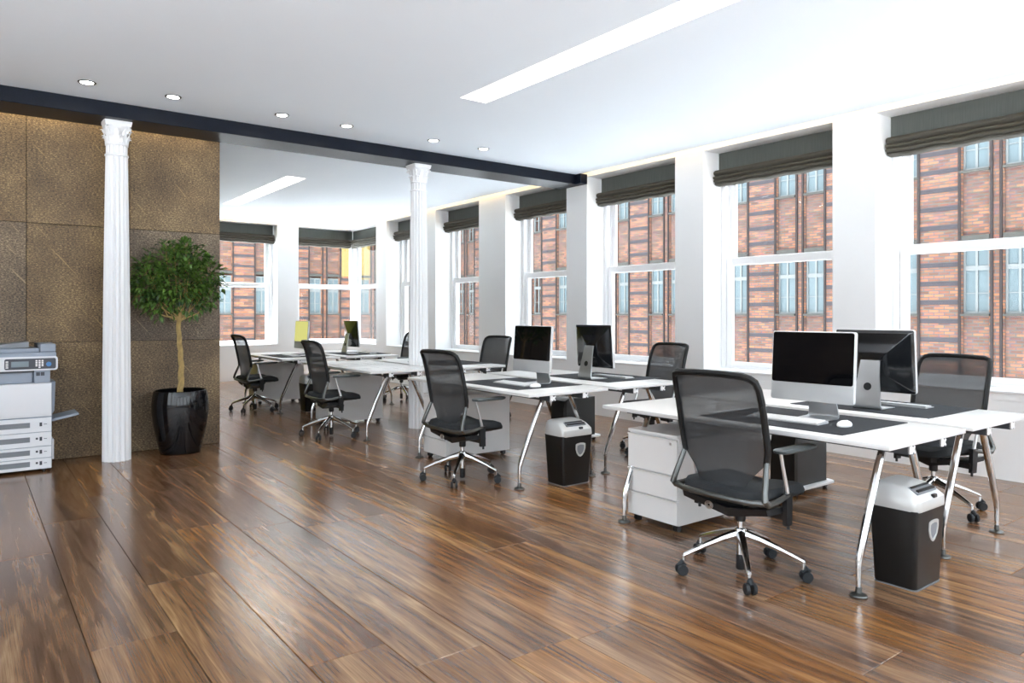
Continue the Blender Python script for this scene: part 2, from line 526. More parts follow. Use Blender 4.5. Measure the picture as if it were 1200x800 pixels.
# planks: each one its own object, long side along the window wall
PW, PL = 0.319, 2.14
plank_cache = {}
def plank_mesh(w, l):
    key = (round(w, 3), round(l, 3))
    if key not in plank_cache:
        plank_cache[key] = MB().box(-w / 2 + 0.0014, w / 2 - 0.0014, -l / 2 + 0.0014, l / 2 - 0.0014, -0.016, 0.0, bevel=0.0018).mesh('plank', M_wood, smooth=False)
    return plank_cache[key]
fixed = {0: 3.25, 1: 3.877 - PL, 2: 2.62, 3: 2.38, 4: 4.35, 5: 2.185, 6: 3.30, 7: 1.337, 8: 1.96, -1: 4.73, -2: 3.4}
k = -14
while 0.385 + PW * k < XW - 0.01:
    x0, x1 = 0.385 + PW * k, min(0.385 + PW * (k + 1), XW)
    x0 = max(x0, XL)
    if x1 - x0 > 0.02:
        ph = fixed.get(k, (k * 0.83) % PL)
        y = ph
        while y > YB: y -= PL
        while y < YF:
            a, b = max(y, YB), min(y + PL, YF)
            if b - a > 0.05:
                link('plank', plank_mesh(x1 - x0, b - a), fl, ((x0 + x1) / 2, (a + b) / 2, RND.uniform(-0.0005, 0.0)))
            y += PL
    k += 1

# ceiling with two recessed slots and the cove groove along the windows
SLOTS = [(3.385, 3.665, -0.6, 5.23), (3.45, 3.73, 9.60, 12.70)]
cb = MB()
XC, YC2 = XW - 0.09, YF - 0.09          # the ceiling stops short of the walls: cove grooves
TH = 0.22
cb.box(XL, 3.385, YB, YC2, ZC, ZC + TH).box(3.73, XC, YB, YC2, ZC, ZC + TH)
cb.box(3.385, 3.73, YB, -0.6, ZC, ZC + TH).box(3.385, 3.73, 5.23, 9.60, ZC, ZC + TH).box(3.385, 3.73, 12.70, YC2, ZC, ZC + TH)
cb.box(3.665, 3.73, -0.6, 5.23, ZC, ZC + TH).box(3.385, 3.45, 9.60, 12.70, ZC, ZC + TH)
cb.box(XC, XW + 0.5, YB, YF + 0.5, ZC + 0.12, ZC + TH).box(XL, XC, YC2, YF + 0.5, ZC + 0.12, ZC + TH)
struct(cb.build('ceiling', M_ceil, smooth=False))

# window wall: piers, wall below the windows, soffit over them
wr = MB()
edges = [YB] + [v for p in PIERS for v in p] + [YG + 0.12]
for a, b in PIERS:
    wr.box(XW, XG + 0.12, a, b, Z_SILL - 0.02, Z_SOF)
wr.box(XW, XG + 0.12, YB - 0.1, YG + 0.12, -0.15, 0.625)
wr.box(XW + 0.006, XG + 0.12, YB - 0.1, YG + 0.12, 0.625, 0.633)
wr.box(XW, XG + 0.12, YB - 0.1, YG + 0.12, 0.633, Z_SILL - 0.02)
wr.box(XW, XG + 0.12, YB - 0.1, YG + 0.12, Z_SOF, ZC + 0.12)
struct(wr.build('wall_right', M_wall, smooth=False))

# far wall: pier between its two windows, wall below, soffit, and the painted stretch hidden from here
F1, F2 = (3.62, 5.09), (5.53, XG + 0.03)
wf = MB()
wf.box(F1[1], F2[0], YF, YG + 0.12, Z_SILL - 0.02, Z_SOF)
wf.box(F1[0] - 0.3, XW, YF, YG + 0.12, -0.15, Z_SILL - 0.02)
wf.box(F1[0] - 0.3, XW, YF, YG + 0.12, Z_SOF, ZC + 0.12)
wf.box(F1[0] - 0.3, F1[0], YF, YG + 0.12, Z_SILL - 0.02, Z_SOF)
struct(wf.build('wall_far', M_wall, smooth=False))
struct(MB().box(XL, F1[0] - 0.3, YF, YG + 0.12, -0.15, ZC + 0.12).build('wall_far_accent', M_lime, smooth=False))
LW = [(-2.6, -0.4), (0.0, 2.2), (2.6, 4.6)]  # openings added in the unseen left wall for fill daylight
wl = MB()
ys_ = [YB] + [v for p in LW for v in p] + [4.9]
for i in range(0, len(ys_), 2):
    wl.box(XL - 0.15, XL, ys_[i], ys_[i + 1], -0.15, ZC + TH)
for a, b in LW:
    wl.box(XL - 0.15, XL, a, b, -0.15, 0.6).box(XL - 0.15, XL, a, b, 3.0, ZC + TH)
struct(wl.build('wall_left', M_wall, smooth=False))
struct(MB().box(XL - 0.15, XL, 4.9, YF, -0.15, ZC + TH).build('wall_left_rear', M_panel, smooth=False))
# wall behind the camera, its tall openings added to let in fill daylight
wb = MB()
BW = [(-3.6, -1.4), (-1.0, 1.2), (1.6, 3.8), (4.2, 6.3)]
xs = [XL] + [v for p in BW for v in p] + [XW]
for i in range(0, len(xs), 2):
    wb.box(xs[i], xs[i + 1], YB - 0.2, YB, -0.15, ZC + 0.12)
for a, b in BW:
    wb.box(a, b, YB - 0.2, YB, -0.15, 0.6).box(a, b, YB - 0.2, YB, 3.0, ZC + 0.12)
struct(wb.build('wall_back', M_wall, smooth=False))

# cove lamp strips lie in the groove above the piers
tag(MB().box(XC + 0.004, XC + 0.034, YB + 0.1, YF - 0.1, ZC + 0.085, ZC + 0.115).build('cove_light', M_cove, smooth=False),
    'warm light strip in the ceiling groove along the window wall', 'light strip')
tag(MB().box(3.4, XC - 0.1, YC2 + 0.004, YC2 + 0.034, ZC + 0.085, ZC + 0.115).build('cove_light', M_cove, smooth=False),
    'warm light strip in the ceiling groove along the far wall', 'light strip')

# ---------------- sash windows
def window(n, c, half, rz):
    """sash window; local x along the wall, +y to outside, origin at the glass plane on the sill"""
    m = MB()
    Z0, Z1 = Z_SILL, Z_SOF
    for s in (-1, 1):
        x0, x1 = sorted((s * half, s * (half - 0.055)))
        m.box(x0, x1, -0.03, 0.11, Z0, Z1)
        x0, x1 = sorted((s * (half - 0.055), s * (half - 0.07)))
        m.box(x0, x1, 0.03, 0.045, Z0, Z1)
    m.box(-half + 0.055, half - 0.055, -0.028, 0.11, Z1 - 0.05, Z1).box(-half + 0.055, half - 0.055, -0.02, 0.11, Z0, Z0 + 0.02)
    o = link('window_%d' % n, m.mesh('window_frame', M_frame, smooth=False))
    o.location = c
    o.rotation_euler = (0, 0, rz)
    struct(o)
    w = half - 0.058
    low = MB()
    low.box(-w, -w + 0.075, -0.015, 0.03, Z0 + 0.02, 1.96, 0.006).box(w - 0.075, w, -0.015, 0.03, Z0 + 0.02, 1.96, 0.006)
    low.box(-w + 0.07, w - 0.07, -0.013, 0.028, Z0 + 0.02, 0.785, 0.006).box(-w + 0.07, w - 0.07, -0.018, 0.03, 1.87, 1.96, 0.008)
    lo = low.build('lower_sash', M_frame, o, smooth=False)
    MB().box(-w + 0.07, w - 0.07, 0.006, 0.010, 0.783, 1.873).build('pane', M_glass, lo, smooth=False)
    up = MB()
    up.box(-w, -w + 0.075, 0.047, 0.09, 1.88, Z1 - 0.05, 0.006).box(w - 0.075, w, 0.047, 0.09, 1.88, Z1 - 0.05, 0.006)
    up.box(-w + 0.07, w - 0.07, 0.05, 0.088, Z1 - 0.13, Z1 - 0.05, 0.006).box(-w + 0.07, w - 0.07, 0.047, 0.09, 1.875, 1.93, 0.006)
    uo = up.build('upper_sash', M_frame, o, smooth=False)
    MB().box(-w + 0.07, w - 0.07, 0.066, 0.070, 1.928, Z1 - 0.128).build('pane', M_glass, uo, smooth=False)
    return o

def blind(half, c, rz, label, ext=(0, 0)):
    """roman blind drawn up: flat top cloth, then bulging stacked folds"""
    t = thing('roman_blind', label, 'blind', c, rz, 'roman blinds over the windows')
    h = half - 0.012
    n = 15
    def strip(prof, wav=0.0, e=(0, 0)):
        rings = []
        for i in range(n):
            x = -h - e[0] + (2 * h + e[0] + e[1]) * i / (n - 1)
            d = wav * math.sin(i * 1.7 + c[1] * 3)
            rings.append([(x, y, z + d * min(1, max(0, (2.95 - z) * 6))) for y, z in prof])
        return rings
    MB().loft(strip([(-0.02, 3.148), (-0.028, 3.148), (-0.03, 2.93), (-0.02, 2.93)], 0.0, ext)).build('top_cloth', M_blind, t)
    MB().box(-h, h, -0.019, 0.012, 3.11, 3.148).build('headrail', M_dgrey, t, smooth=False)
    # folds hang one over the next, the lowest shortest
    for j, (za, zb, d) in enumerate(((2.955, 2.872, 0.105), (2.885, 2.834, 0.118), (2.848, 2.797, 0.110), (2.813, 2.770, 0.085))):
        prof = []
        for q in range(9):
            a = PI * q / 8
            prof.append((-0.024 - d * math.sin(a) ** 0.7 if 0 < q < 8 else -0.024, za + (zb - za) * (1 - math.cos(a)) / 2))
        prof.append((-0.018, zb))
        prof.append((-0.018, za))
        MB().loft(strip(prof, 0.006)).build('fold', M_fold, t)
    return t

BLN = ['charcoal roman blind on the nearest tall window at the right edge',
       'charcoal roman blind on the second window from the right',
       'charcoal roman blind on the third window from the right',
       'charcoal roman blind on the window just beyond the dark beam end',
       'charcoal roman blind right of the farther fluted column',
       'charcoal roman blind just left of the farther fluted column',
       'charcoal roman blind on the window wall, in the far corner']
gaps = [(PIERS[i][1], PIERS[i + 1][0]) for i in range(2, 8)] + [(PIERS[8][1], YG + 0.0)]
for i, (a, b) in enumerate(gaps):
    half = (b - a) / 2 - 0.002
    window(i + 1, (XG, (a + b) / 2, 0), half, -PI / 2)
    blind(half - (0.075 if i == 6 else 0), (XG - 0.065, (a + b) / 2 - (0.075 if i == 6 else 0), 0), -PI / 2, BLN[i], (0.062, 0) if i == 6 else (0, 0))
for i, (a, b) in enumerate([(PIERS[0][1], PIERS[1][0]), (PIERS[1][1], PIERS[2][0])]):
    window(10 + i, (XG, (a + b) / 2, 0), (b - a) / 2 - 0.002, -PI / 2)
for i, (a, b) in enumerate((F1, F2)):
    window(8 + i, ((a + b) / 2, YG, 0), (b - a) / 2 - 0.002, 0)
    blind((b - a) / 2 - (0.10 if i else 0), ((a + b) / 2 - (0.10 if i else 0), YG - 0.065, 0), 0,
          ['charcoal roman blind on the far wall, next to the dark panelled partition',
           'charcoal roman blind on the far wall, beside the room corner'][i], (0, 0.08) if i else (0, 0))
# window boards
for a, b in gaps + [(PIERS[0][1], PIERS[1][0]), (PIERS[1][1], PIERS[2][0])]:
    struct(MB().box(XW - 0.008, XG - 0.02, a + 0.001, b - 0.001, Z_SILL - 0.021, Z_SILL - 0.001, 0.004).build('trim_1', M_frame, smooth=False))
for a, b in (F1, (F2[0], XW - 0.01)):
    struct(MB().box(a + 0.001, b - 0.001, YF - 0.008, YG - 0.02, Z_SILL - 0.021, Z_SILL - 0.001, 0.004).build('trim_2', M_frame, smooth=False))

# light portals help sampling the daylight (they give no light of their own)
def portal(c, sx, sy, rot):
    d = bpy.data.lights.new('daylight_portal', 'AREA')
    d.shape = 'RECTANGLE'; d.size = sx; d.size_y = sy
    d.cycles.is_portal = True
    o = bpy.data.objects.new('daylight_portal', d)
    COL.objects.link(o)
    o.location = c; o.rotation_euler = rot
for a, b in gaps + [(PIERS[0][1], PIERS[1][0]), (PIERS[1][1], PIERS[2][0])]:
    portal((XG + 0.14, (a + b) / 2, 1.95), 2.45, b - a, (0, PI / 2, 0))
for a, b in (F1, F2):
    portal(((a + b) / 2, YG + 0.14, 1.95), b - a, 2.45, (-PI / 2, 0, 0))
for a, b in BW:
    portal(((a + b) / 2, YB - 0.22, 1.8), b - a, 2.4, (PI / 2, 0, 0))
for a, b in LW:
    portal((XL - 0.17, (a + b) / 2, 1.8), 2.4, b - a, (0, -PI / 2, 0))

# ---------------- partition of dark panels, beam, wall plate, columns
PX1, PY = 2.08, 7.72
pw = struct(MB().box(XL, PX1 - 0.003, PY + 0.012, PY + 0.2, 0, ZC).build('wall_partition', M_facdark, smooth=False))
pcols = [XL, -2.86, -2.04, -1.215, -0.393, 0.429, 1.251, PX1]
prow = [0.0, 1.065, 2.135, ZC]
for i in range(len(pcols) - 1):
    for j in range(3):
        w, h = pcols[i + 1] - pcols[i], prow[j + 1] - prow[j]
        me = MB().box(-w / 2 + 0.002, w / 2 - 0.002, 0, 0.012, -h / 2 + 0.002, h / 2 - 0.002, bevel=0.002).mesh('panel', M_panel, smooth=False)
        link('panel', me, pw, ((pcols[i] + pcols[i + 1]) / 2, PY + RND.uniform(0, 0.002), (prow[j] + prow[j + 1]) / 2))

bmz0 = 3.05
tag(MB().box(XL, XW - 0.12, 7.17, 7.59, bmz0, ZC, 0.004).build('ceiling_beam', M_beam, smooth=False),
    'blue-black steel beam crossing the ceiling over both fluted columns', 'beam', kind='thing')
struct(MB().box(XW - 0.12, XW, 7.07, 7.60, bmz0, ZC, 0.004).build('trim_3', M_beam, smooth=False))
tag(MB().box(XL + 0.3, PX1 - 0.1, 7.60, 7.625, 3.135, 3.165).build('wash_light', M_wash, smooth=False),
    'warm light strip behind the dark beam washing the brown panels', 'light strip')

def column(cx, cy, label):
    t = thing('fluted_column', label, 'column', (cx, cy, 0), 0.0, 'white fluted columns')
    NF, per = 16, 8
    def ring(r, z, depth):
        pts = []
        for i in range(NF * per):
            a = 2 * PI * i / (NF * per)
            u = (i % per) / per
            d = depth * math.sin(PI * min(1, max(0, (u - 0.12) / 0.88)))
            pts.append(((r - d) * math.cos(a), (r - d) * math.sin(a), z))
        return pts
    sh = [(0.118, 0.0), (0.116, 0.7), (0.107, 1.6), (0.096, 2.4), (0.091, 2.74)]
    MB().loft([ring(r, z, 0.021) for r, z in sh]).build('shaft', M_colm, t)
    cp = MB()
    cp.lathe([(0.092, 2.74), (0.097, 2.745), (0.097, 2.757), (0.09, 2.762)], 32)
    cp.loft([ring(0.088, 2.762, 0.010), ring(0.088, 2.835, 0.010)])
    cp.lathe([(0.088, 2.835), (0.094, 2.84), (0.094, 2.85), (0.085, 2.855), (0.08, 2.90), (0.088, 2.96), (0.10, 2.99), (0.118, 3.01)], 32)
    co = cp.build('capital', M_colm, t)
    lv = MB()
    def acanthus(a, z0, z1, r0, r1, w):
        rows = []
        for i in range(7):
            u = i / 6
            z = z0 + (z1 - z0) * min(1, u * 1.12) - (0.015 if u > 0.93 else 0)
            r = r0 + (r1 - r0) * u ** 2.5 + 0.004
            ww = w * math.sin(PI * (0.18 + 0.72 * u)) * (1 - 0.18 * (i % 2))
            row = []
            for s, dr in ((-1, 0.0), (-0.5, 0.007), (0, 0.002), (0.5, 0.007), (1, 0.0)):
                aa = a + s * ww / r
                row.append(((r + dr) * math.cos(aa), (r + dr) * math.sin(aa), z))
            rows.append(row)
        lv.loft(rows, closed=False)
    for i in range(8):
        acanthus(2 * PI * i / 8 + 0.2, 2.852, 2.925, 0.086, 0.118, 0.034)
        acanthus(2 * PI * (i + 0.5) / 8 + 0.2, 2.852, 2.99, 0.084, 0.125, 0.034)
    for i in range(4):
        a = PI / 4 + PI / 2 * i
        lv.tube([(0.10 * math.cos(a), 0.10 * math.sin(a), 2.95), (0.125 * math.cos(a), 0.125 * math.sin(a), 3.0), (0.138 * math.cos(a), 0.138 * math.sin(a), 2.985), (0.126 * math.cos(a), 0.126 * math.sin(a), 2.97)], 0.012, 6)
    lv.build('acanthus_leaves', M_colm, co)
    ab = MB()
    prof = []
    for i in range(4):
        for q in range(6):
            a = PI / 2 * i - PI / 4 + PI / 2 * q / 6
            off = abs(q / 6 - 0.5) * 2
            r = 0.112 + 0.036 * off ** 2
            prof.append((r * math.cos(a), r * math.sin(a)))
    ab.loft([[(x * s, y * s, z) for x, y in prof] for s, z in ((0.94, 3.005), (1.0, 3.018), (1.0, 3.035), (1.04, 3.04), (1.04, bmz0))])
    ab.build('abacus', M_colm, co)
column(1.09, 7.38, 'white fluted column standing before the brown panels beside the potted tree')
column(4.211, 7.38, 'white fluted column in the middle of the room behind the desks')

# ---------------- recessed ceiling lights
for (x0, x1, y0, y1), lab in zip(SLOTS, ('long recessed slot light in the ceiling above the nearest desks', 'recessed slot light in the far ceiling beyond the dark beam')):
    t = thing('recessed_light', lab, 'ceiling light', ((x0 + x1) / 2, (y0 + y1) / 2, ZC), 0, 'recessed slot lights')
    hx, hy = (x1 - x0) / 2, (y1 - y0) / 2
    h = MB()
    e = 0.004
    h.box(-hx, -hx + e, -hy, hy, 0, 0.2).box(hx - e, hx, -hy, hy, 0, 0.2).box(-hx + e, hx - e, -hy, -hy + e, 0, 0.2).box(-hx + e, hx - e, hy - e, hy, 0, 0.2)
    h.box(-hx, hx, -hy, hy, 0.2, 0.215)
    h.build('housing', M_wall, t, smooth=False)
    MB().box(-hx + 0.01, hx - 0.06, -hy + 0.25, hy - 0.25, 0.175, 0.199).build('lamp', M_slot, t, smooth=False)
DL = ['first', 'second', 'third', 'fourth', 'fifth', 'sixth']
for i, x in enumerate((0.775, 1.415, 2.355, 3.0, 3.995, 4.645)):
    y = 6.68
    t = thing('downlight', '%s round ceiling downlight from the left along the dark beam' % DL[i], 'downlight', (x, y, ZC), 0, 'round downlights before the beam')
    MB().lathe([(0.046, -0.004), (0.058, -0.008), (0.066, -0.004), (0.066, 0.0), (0.046, 0.0)], 28, cap=False).build('trim_ring', M_aludark, t)
    MB().lathe([(0.0465, -0.006), (0.0465, -0.001)], 28).build('lens', M_down, t)

# ------------------------------------------------------------------ office chair (faces local +x)
def make_chair(label):
    t = thing('office_chair', label, 'chair', (0, 0, 0), 0, 'mesh-backed office chairs')
    # five-star base
    hub = MB()
    hub.lathe([(0.03, 0.165), (0.036, 0.175), (0.038, 0.205), (0.028, 0.225), (0.02, 0.228)], 16)
    hub.build('hub', M_chrome, t)
    for i in range(5):
        a = math.radians(7 + 72 * i)
        c, s = math.cos(a), math.sin(a)
        lg = MB()
        rings = []
        for r, z, hw, hh in ((0.02, 0.196, 0.024, 0.027), (0.10, 0.176, 0.020, 0.021), (0.20, 0.142, 0.016, 0.0155), (0.295, 0.104, 0.0125, 0.0115), (0.308, 0.098, 0.011, 0.010)):
            ring = []
            for q in range(8):
                b = 2 * PI * q / 8
                u, v = hw * math.cos(b), hh * math.sin(b)
                ring.append((r * c - u * s, r * s + u * c, z + v))
            rings.append(ring)
        lg.loft(rings)
        lg.cyl((0.303 * c, 0.303 * s, 0.098), (0.303 * c, 0.303 * s, 0.058), 0.0085, 8)
        lo = lg.build('base_leg', M_chrome, t)
        cs = MB()
        # twin wheels, trailing a little to the side
        ca = a + 0.25 * (i - 2)
        dx, dy = math.cos(ca), math.sin(ca)
        px, py = -dy, dx
        cx, cy = 0.303 * c + 0.012 * dx, 0.303 * s + 0.012 * dy
        for sd in (-1, 1):
            p0 = (cx + px * sd * 0.009, cy + py * sd * 0.009, 0.029)
            p1 = (cx + px * sd * 0.026, cy + py * sd * 0.026, 0.029)
            cs.tube([p0, ((p0[0] * 2 + p1[0]) / 3, (p0[1] * 2 + p1[1]) / 3, 0.029), p1], [0.027, 0.029, 0.026], 14)
        cs.tube([(cx - dx * 0.02, cy - dy * 0.02, 0.048), (cx, cy, 0.064), (cx + dx * 0.02, cy + dy * 0.02, 0.05)], [0.010, 0.016, 0.010], 8)
        cs.build('caster', M_cast, lo)
    MB().cyl((0, 0, 0.22), (0, 0, 0.335), 0.0145, 14).cyl((0, 0, 0.085), (0, 0, 0.17), 0.019, 14).build('gas_column', M_chrome, t)
    MB().lathe([(0.024, 0.262), (0.027, 0.27), (0.027, 0.305), (0.022, 0.312)], 16).build('column_collar', M_black, t)
    MB().lathe([(0.019, 0.015), (0.022, 0.02), (0.022, 0.088), (0.019, 0.092)], 16).build('column_tip', M_black, t)
    # tilt mechanism: crossbar plus housing
    mk = MB()
    mk.hull([(-0.05, -0.07, 0.325), (0.10, -0.05, 0.335), (0.10, 0.05, 0.335), (-0.05, 0.07, 0.325), (-0.15, -0.11, 0.405), (0.14, -0.08, 0.415), (0.14, 0.08, 0.415), (-0.15, 0.11, 0.405)])
    for s in (-1, 1):
        mk.hull([(-0.10, 0.0, 0.300), (0.05, 0.0, 0.300), (0.02, s * 0.25, 0.352), (-0.14, s * 0.25, 0.362), (-0.11, 0.0, 0.345), (0.06, 0.0, 0.345), (0.03, s * 0.25, 0.382), (-0.15, s * 0.25, 0.392)])
    mk.hull([(-0.02, -0.265, 0.325), (0.03, -0.265, 0.325), (0.03, 0.265, 0.325), (-0.02, 0.265, 0.325), (-0.025, -0.265, 0.362), (0.035, -0.265, 0.362), (0.035, 0.265, 0.362), (-0.025, 0.265, 0.362)])
    for s in (-1, 1):
        mk.hull([(-0.02, s * 0.265 - 0.012, 0.30), (0.025, s * 0.265 - 0.012, 0.30), (0.025, s * 0.265 + 0.012, 0.30), (-0.02, s * 0.265 + 0.012, 0.30),
                 (-0.03, s * 0.268 - 0.013, 0.455), (0.02, s * 0.268 - 0.013, 0.455), (0.02, s * 0.268 + 0.013, 0.455), (-0.03, s * 0.268 + 0.013, 0.455)])
        mk.cyl((0.01, s * 0.265, 0.278), (0.01, s * 0.265, 0.30), 0.008, 8)
    mk.build('tilt_mechanism', M_black, t)
    em = MB()
    for r in (0.010, 0.017, 0.024):
        n = 18
        ring = [(-0.1325, 0.095 + r * math.cos(2 * PI * q / n), 0.344 + r * 0.8 * math.sin(2 * PI * q / n)) for q in range(n)]
        em.tube(ring + [ring[0]], 0.0022, 5)
    em.build('emblem', M_alu, t)
    # seat
    st = MB()
    rings = []
    for z, g in ((0.405, 0.80), (0.412, 0.93), (0.428, 0.99), (0.447, 1.0), (0.463, 0.96), (0.472, 0.84), (0.475, 0.5)):
        rings.append([(0.03 + x * g * 1.0, y * g, z - 0.035 * max(0, (x - 0.10) / 0.15) ** 2 * (1 if z > 0.42 else 0.5) + 0.012 * (abs(y) / 0.24) ** 2 * (1 if z > 0.45 else 0)) for x, y in rrect(0.24, 0.235, 0.09, 5)])
    st.loft(rings)
    st.build('seat', M_seat, t)
    MB().hull([(-0.16, -0.19, 0.392), (0.16, -0.17, 0.392), (0.16, 0.17, 0.392), (-0.16, 0.19, 0.392), (-0.19, -0.215, 0.410), (0.22, -0.20, 0.410), (0.22, 0.20, 0.410), (-0.19, 0.215, 0.410)]).build('seat_pan', M_aludark, t)
    # mesh back
    prof = [(0.415, -0.165, 0.115), (0.46, -0.158, 0.13), (0.50, -0.148, 0.15), (0.54, -0.14, 0.178), (0.575, -0.136, 0.212), (0.605, -0.133, 0.240), (0.66, -0.137, 0.250), (0.74, -0.152, 0.252), (0.82, -0.168, 0.252), (0.90, -0.187, 0.251), (0.96, -0.205, 0.248), (1.0, -0.225, 0.240), (1.02, -0.245, 0.225)]
    bk = MB()
    ny = 11
    rows = []
    for z, x, w in prof:
        rows.append([(x - 0.018 * (1 - (2 * j / (ny - 1) - 1) ** 2) * (1 if z < 0.99 else 0.3), w * (2 * j / (ny - 1) - 1), z) for j in range(ny)])
    bk.loft(rows, closed=False)
    bk.build('backrest', M_mesh, t)
    side = [(p[1], p[2], p[0]) for p in prof[5:]]
    up = [(x, w, z) for x, w, z in side[:-1]]
    path = up + [(-0.243, 0.222, 1.017), (-0.252, 0.19, 1.026), (-0.258, 0.10, 1.030), (-0.26, 0.0, 1.031)]
    path = path + [(x, -y, z) for x, y, z in reversed(path[:-1])]
    MB().tube(path, [0.0175] * len(path), 8, 0.9).build('back_frame', M_frame_blk, t)
    MB().tube([(-0.185, -0.25, 0.88), (-0.2, -0.262, 0.88)], 0.006, 6).build('frame_stud', M_frame_blk, t)
    # aluminium fork each side and the cross tube behind the seat
    for s in (-1, 1):
        MB().tube([(-0.133, s * 0.242, 0.625), (-0.15, s * 0.25, 0.58), (-0.19, s * 0.268, 0.475), (-0.196, s * 0.274, 0.445), (-0.175, s * 0.276, 0.425), (-0.10, s * 0.274, 0.428), (0.0, s * 0.27, 0.446)],
                  [0.012, 0.014, 0.015, 0.0165, 0.0165, 0.0145, 0.012], 10).build('back_fork', M_aludark, t)
        # armrest: pad on a thin post
        ar = MB()
        pr = rrect(0.155, 0.036, 0.03, 4, 0.06, 0)
        ar.loft([[(x * g + 0.06 * (1 - g), y * g + s * 0.272, z) for x, y in pr] for z, g in ((0.652, 0.86), (0.656, 0.97), (0.668, 1.0), (0.673, 0.93))])
        ao = ar.build('armrest', M_pad, t)
        MB().tube([(-0.062, s * 0.27, 0.655), (-0.045, s * 0.27, 0.59), (-0.012, s * 0.269, 0.48), (0.0, s * 0.268, 0.43)], [0.010, 0.0095, 0.012, 0.014], 8, 0.8).build('arm_post', M_alu, ao)
    MB().tube([(-0.18, -0.272, 0.43), (-0.205, -0.2, 0.425), (-0.212, 0, 0.422), (-0.205, 0.2, 0.425), (-0.18, 0.272, 0.43)], 0.0155, 8).build('back_crossbar', M_aludark, t)
    return t

NEAR = ['nearest', 'second', 'third', 'farthest']
Y0S = [1.562, 4.162, 6.762, 9.362]
LCH = ['black mesh office chair nearest the camera, before the front desk',
       'black mesh office chair pulled up left of the second desk row',
       'black mesh office chair just right of the potted tree, third from the camera',
       'black mesh office chair farthest left, beside the partition edge']
RCH = ['mesh office chair behind the nearest pair of monitors, by the windows',
       'mesh office chair behind the second pair of monitors, by the windows',
       'mesh office chair by the windows, seen above the left-hand side of the second desk',
       'mesh office chair mostly hidden behind the farther white column']
chair0 = make_chair(LCH[0])
chair0.location = (3.17, Y0S[0] + 0.69, 0)
lrot = [0.0, 0.03, -0.02, 0.02]
for i in range(1, 4):
    copy_tree(chair0, (3.17, Y0S[i] + 0.69, 0), lrot[i], LCH[i])
RP = [(5.22, Y0S[0] + 0.62, -0.20), (5.25, Y0S[1] + 0.56, -0.16), (5.25, Y0S[2] + 0.76, 0.10), (5.38, Y0S[3] + 0.60, 0.0)]
for i, (x, y, r) in enumerate(RP):
    copy_tree(chair0, (x, y, 0), PI + r, RCH[i])

# ------------------------------------------------------------------ desks
DW, DL_ = 0.813, 1.83
def make_desk(label):
    t = thing('desk', label, 'desk', (0, 0, 0), 0, 'white desks in facing pairs')
    MB().box(-DW / 2, DW / 2, -DL_ / 2, DL_ / 2, 0.706, 0.730, bevel=0.0025, seg=2).build('tabletop', M_desk, t)
    for sx in (-0.17, 0.165):
        r = MB()
        r.box(sx - 0.024, sx + 0.024, -DL_ / 2 + 0.012, DL_ / 2 - 0.012, 0.662, 0.7055)
        ro = r.build('rail', M_dgrey, t, smooth=False)
        e = MB()
        for s in (-1, 1):
            y0, y1 = sorted((s * (DL_ / 2 - 0.018), s * (DL_ / 2 - 0.008)))
            for q in (PI / 4, -PI / 4):
                e.box(sx + 0.012 - 0.005, sx + 0.012 + 0.005, y0, y1, 0.66, 0.706, rot=Matrix.Rotation(q, 4, 'Y'))
            e.box(sx - 0.024, sx + 0.0, y0, y1, 0.666, 0.705)
        e.build('end_clip', M_frame, ro, smooth=False)
    for sy in (-1, 1):
        y = sy * (DL_ / 2 - 0.16)
        for sx in (-1, 1):
            lg = MB()
            pts = [(sx * 0.125, y, 0.70), (sx * 0.175, y, 0.60), (sx * 0.27, y, 0.40), (sx * 0.355, y, 0.205), (sx * 0.368, y, 0.165), (sx * 0.371, y, 0.13), (sx * 0.371, y, 0.035)]
            lg.tube(pts, [0.018, 0.0195, 0.0205, 0.0185, 0.016, 0.0135, 0.011], 10)
            lo = lg.build('leg', M_chrome, t)
            MB().lathe([(0.038, 0.0), (0.040, 0.004), (0.036, 0.010), (0.014, 0.017), (0.013, 0.045)], 18, (sx * 0.371, y)).build('foot', M_aludark, lo)
        MB().box(-0.2, 0.2, y - 0.02, y + 0.02, 0.675, 0.7055, 0.004).build('bracket', M_alu, t, smooth=False)
    return t
DF = ['white desk in the foreground, nearest the camera', 'white desk of the second row, on the chair aisle side', 'white desk strewn with drawings, before the white column', 'farthest white desk on the chair aisle side']
DR = ['white desk in the nearest row, on the window side', 'white desk of the second row, on the window side', 'white desk of the third row, on the window side', 'farthest white desk on the window side']
desk0 = None
for i, y0 in enumerate(Y0S):
    for cx, lab in ((3.707, DF[i]), (4.609, DR[i])):
        loc = (cx, y0 + DL_ / 2, 0)
        if desk0 is None:
            desk0 = make_desk(lab); desk0.location = loc
        else:
            copy_tree(desk0, loc, 0, lab)

# ------------------------------------------------------------------ desk mats, monitors, keyboards, mice
ZT = 0.730
def make_mat(label):
    o = MB().box(-0.34, 0.34, -0.43, 0.43, 0, 0.004, 0.0015).build('desk_mat', M_mat)
    return tag(o, label, 'desk mat', 'charcoal desk mats')
MATS = [(3.735, Y0S[0] + 0.70, 'charcoal desk mat on the nearest front desk, under keyboard and mouse'), (4.67, Y0S[0] + 0.70, 'charcoal desk mat on the nearest window-side desk'),
        (3.76, Y0S[1] + 0.72, 'charcoal desk mat on the second front desk'), (4.76, Y0S[1] + 0.74, 'charcoal desk mat on the second window-side desk'),
        (4.70, Y0S[2] + 0.72, 'charcoal desk mat on the third window-side desk'),
        (3.74, Y0S[3] + 0.72, 'charcoal desk mat on the farthest front desk'), (4.70, Y0S[3] + 0.72, 'charcoal desk mat on the farthest window-side desk')]
mat0 = None
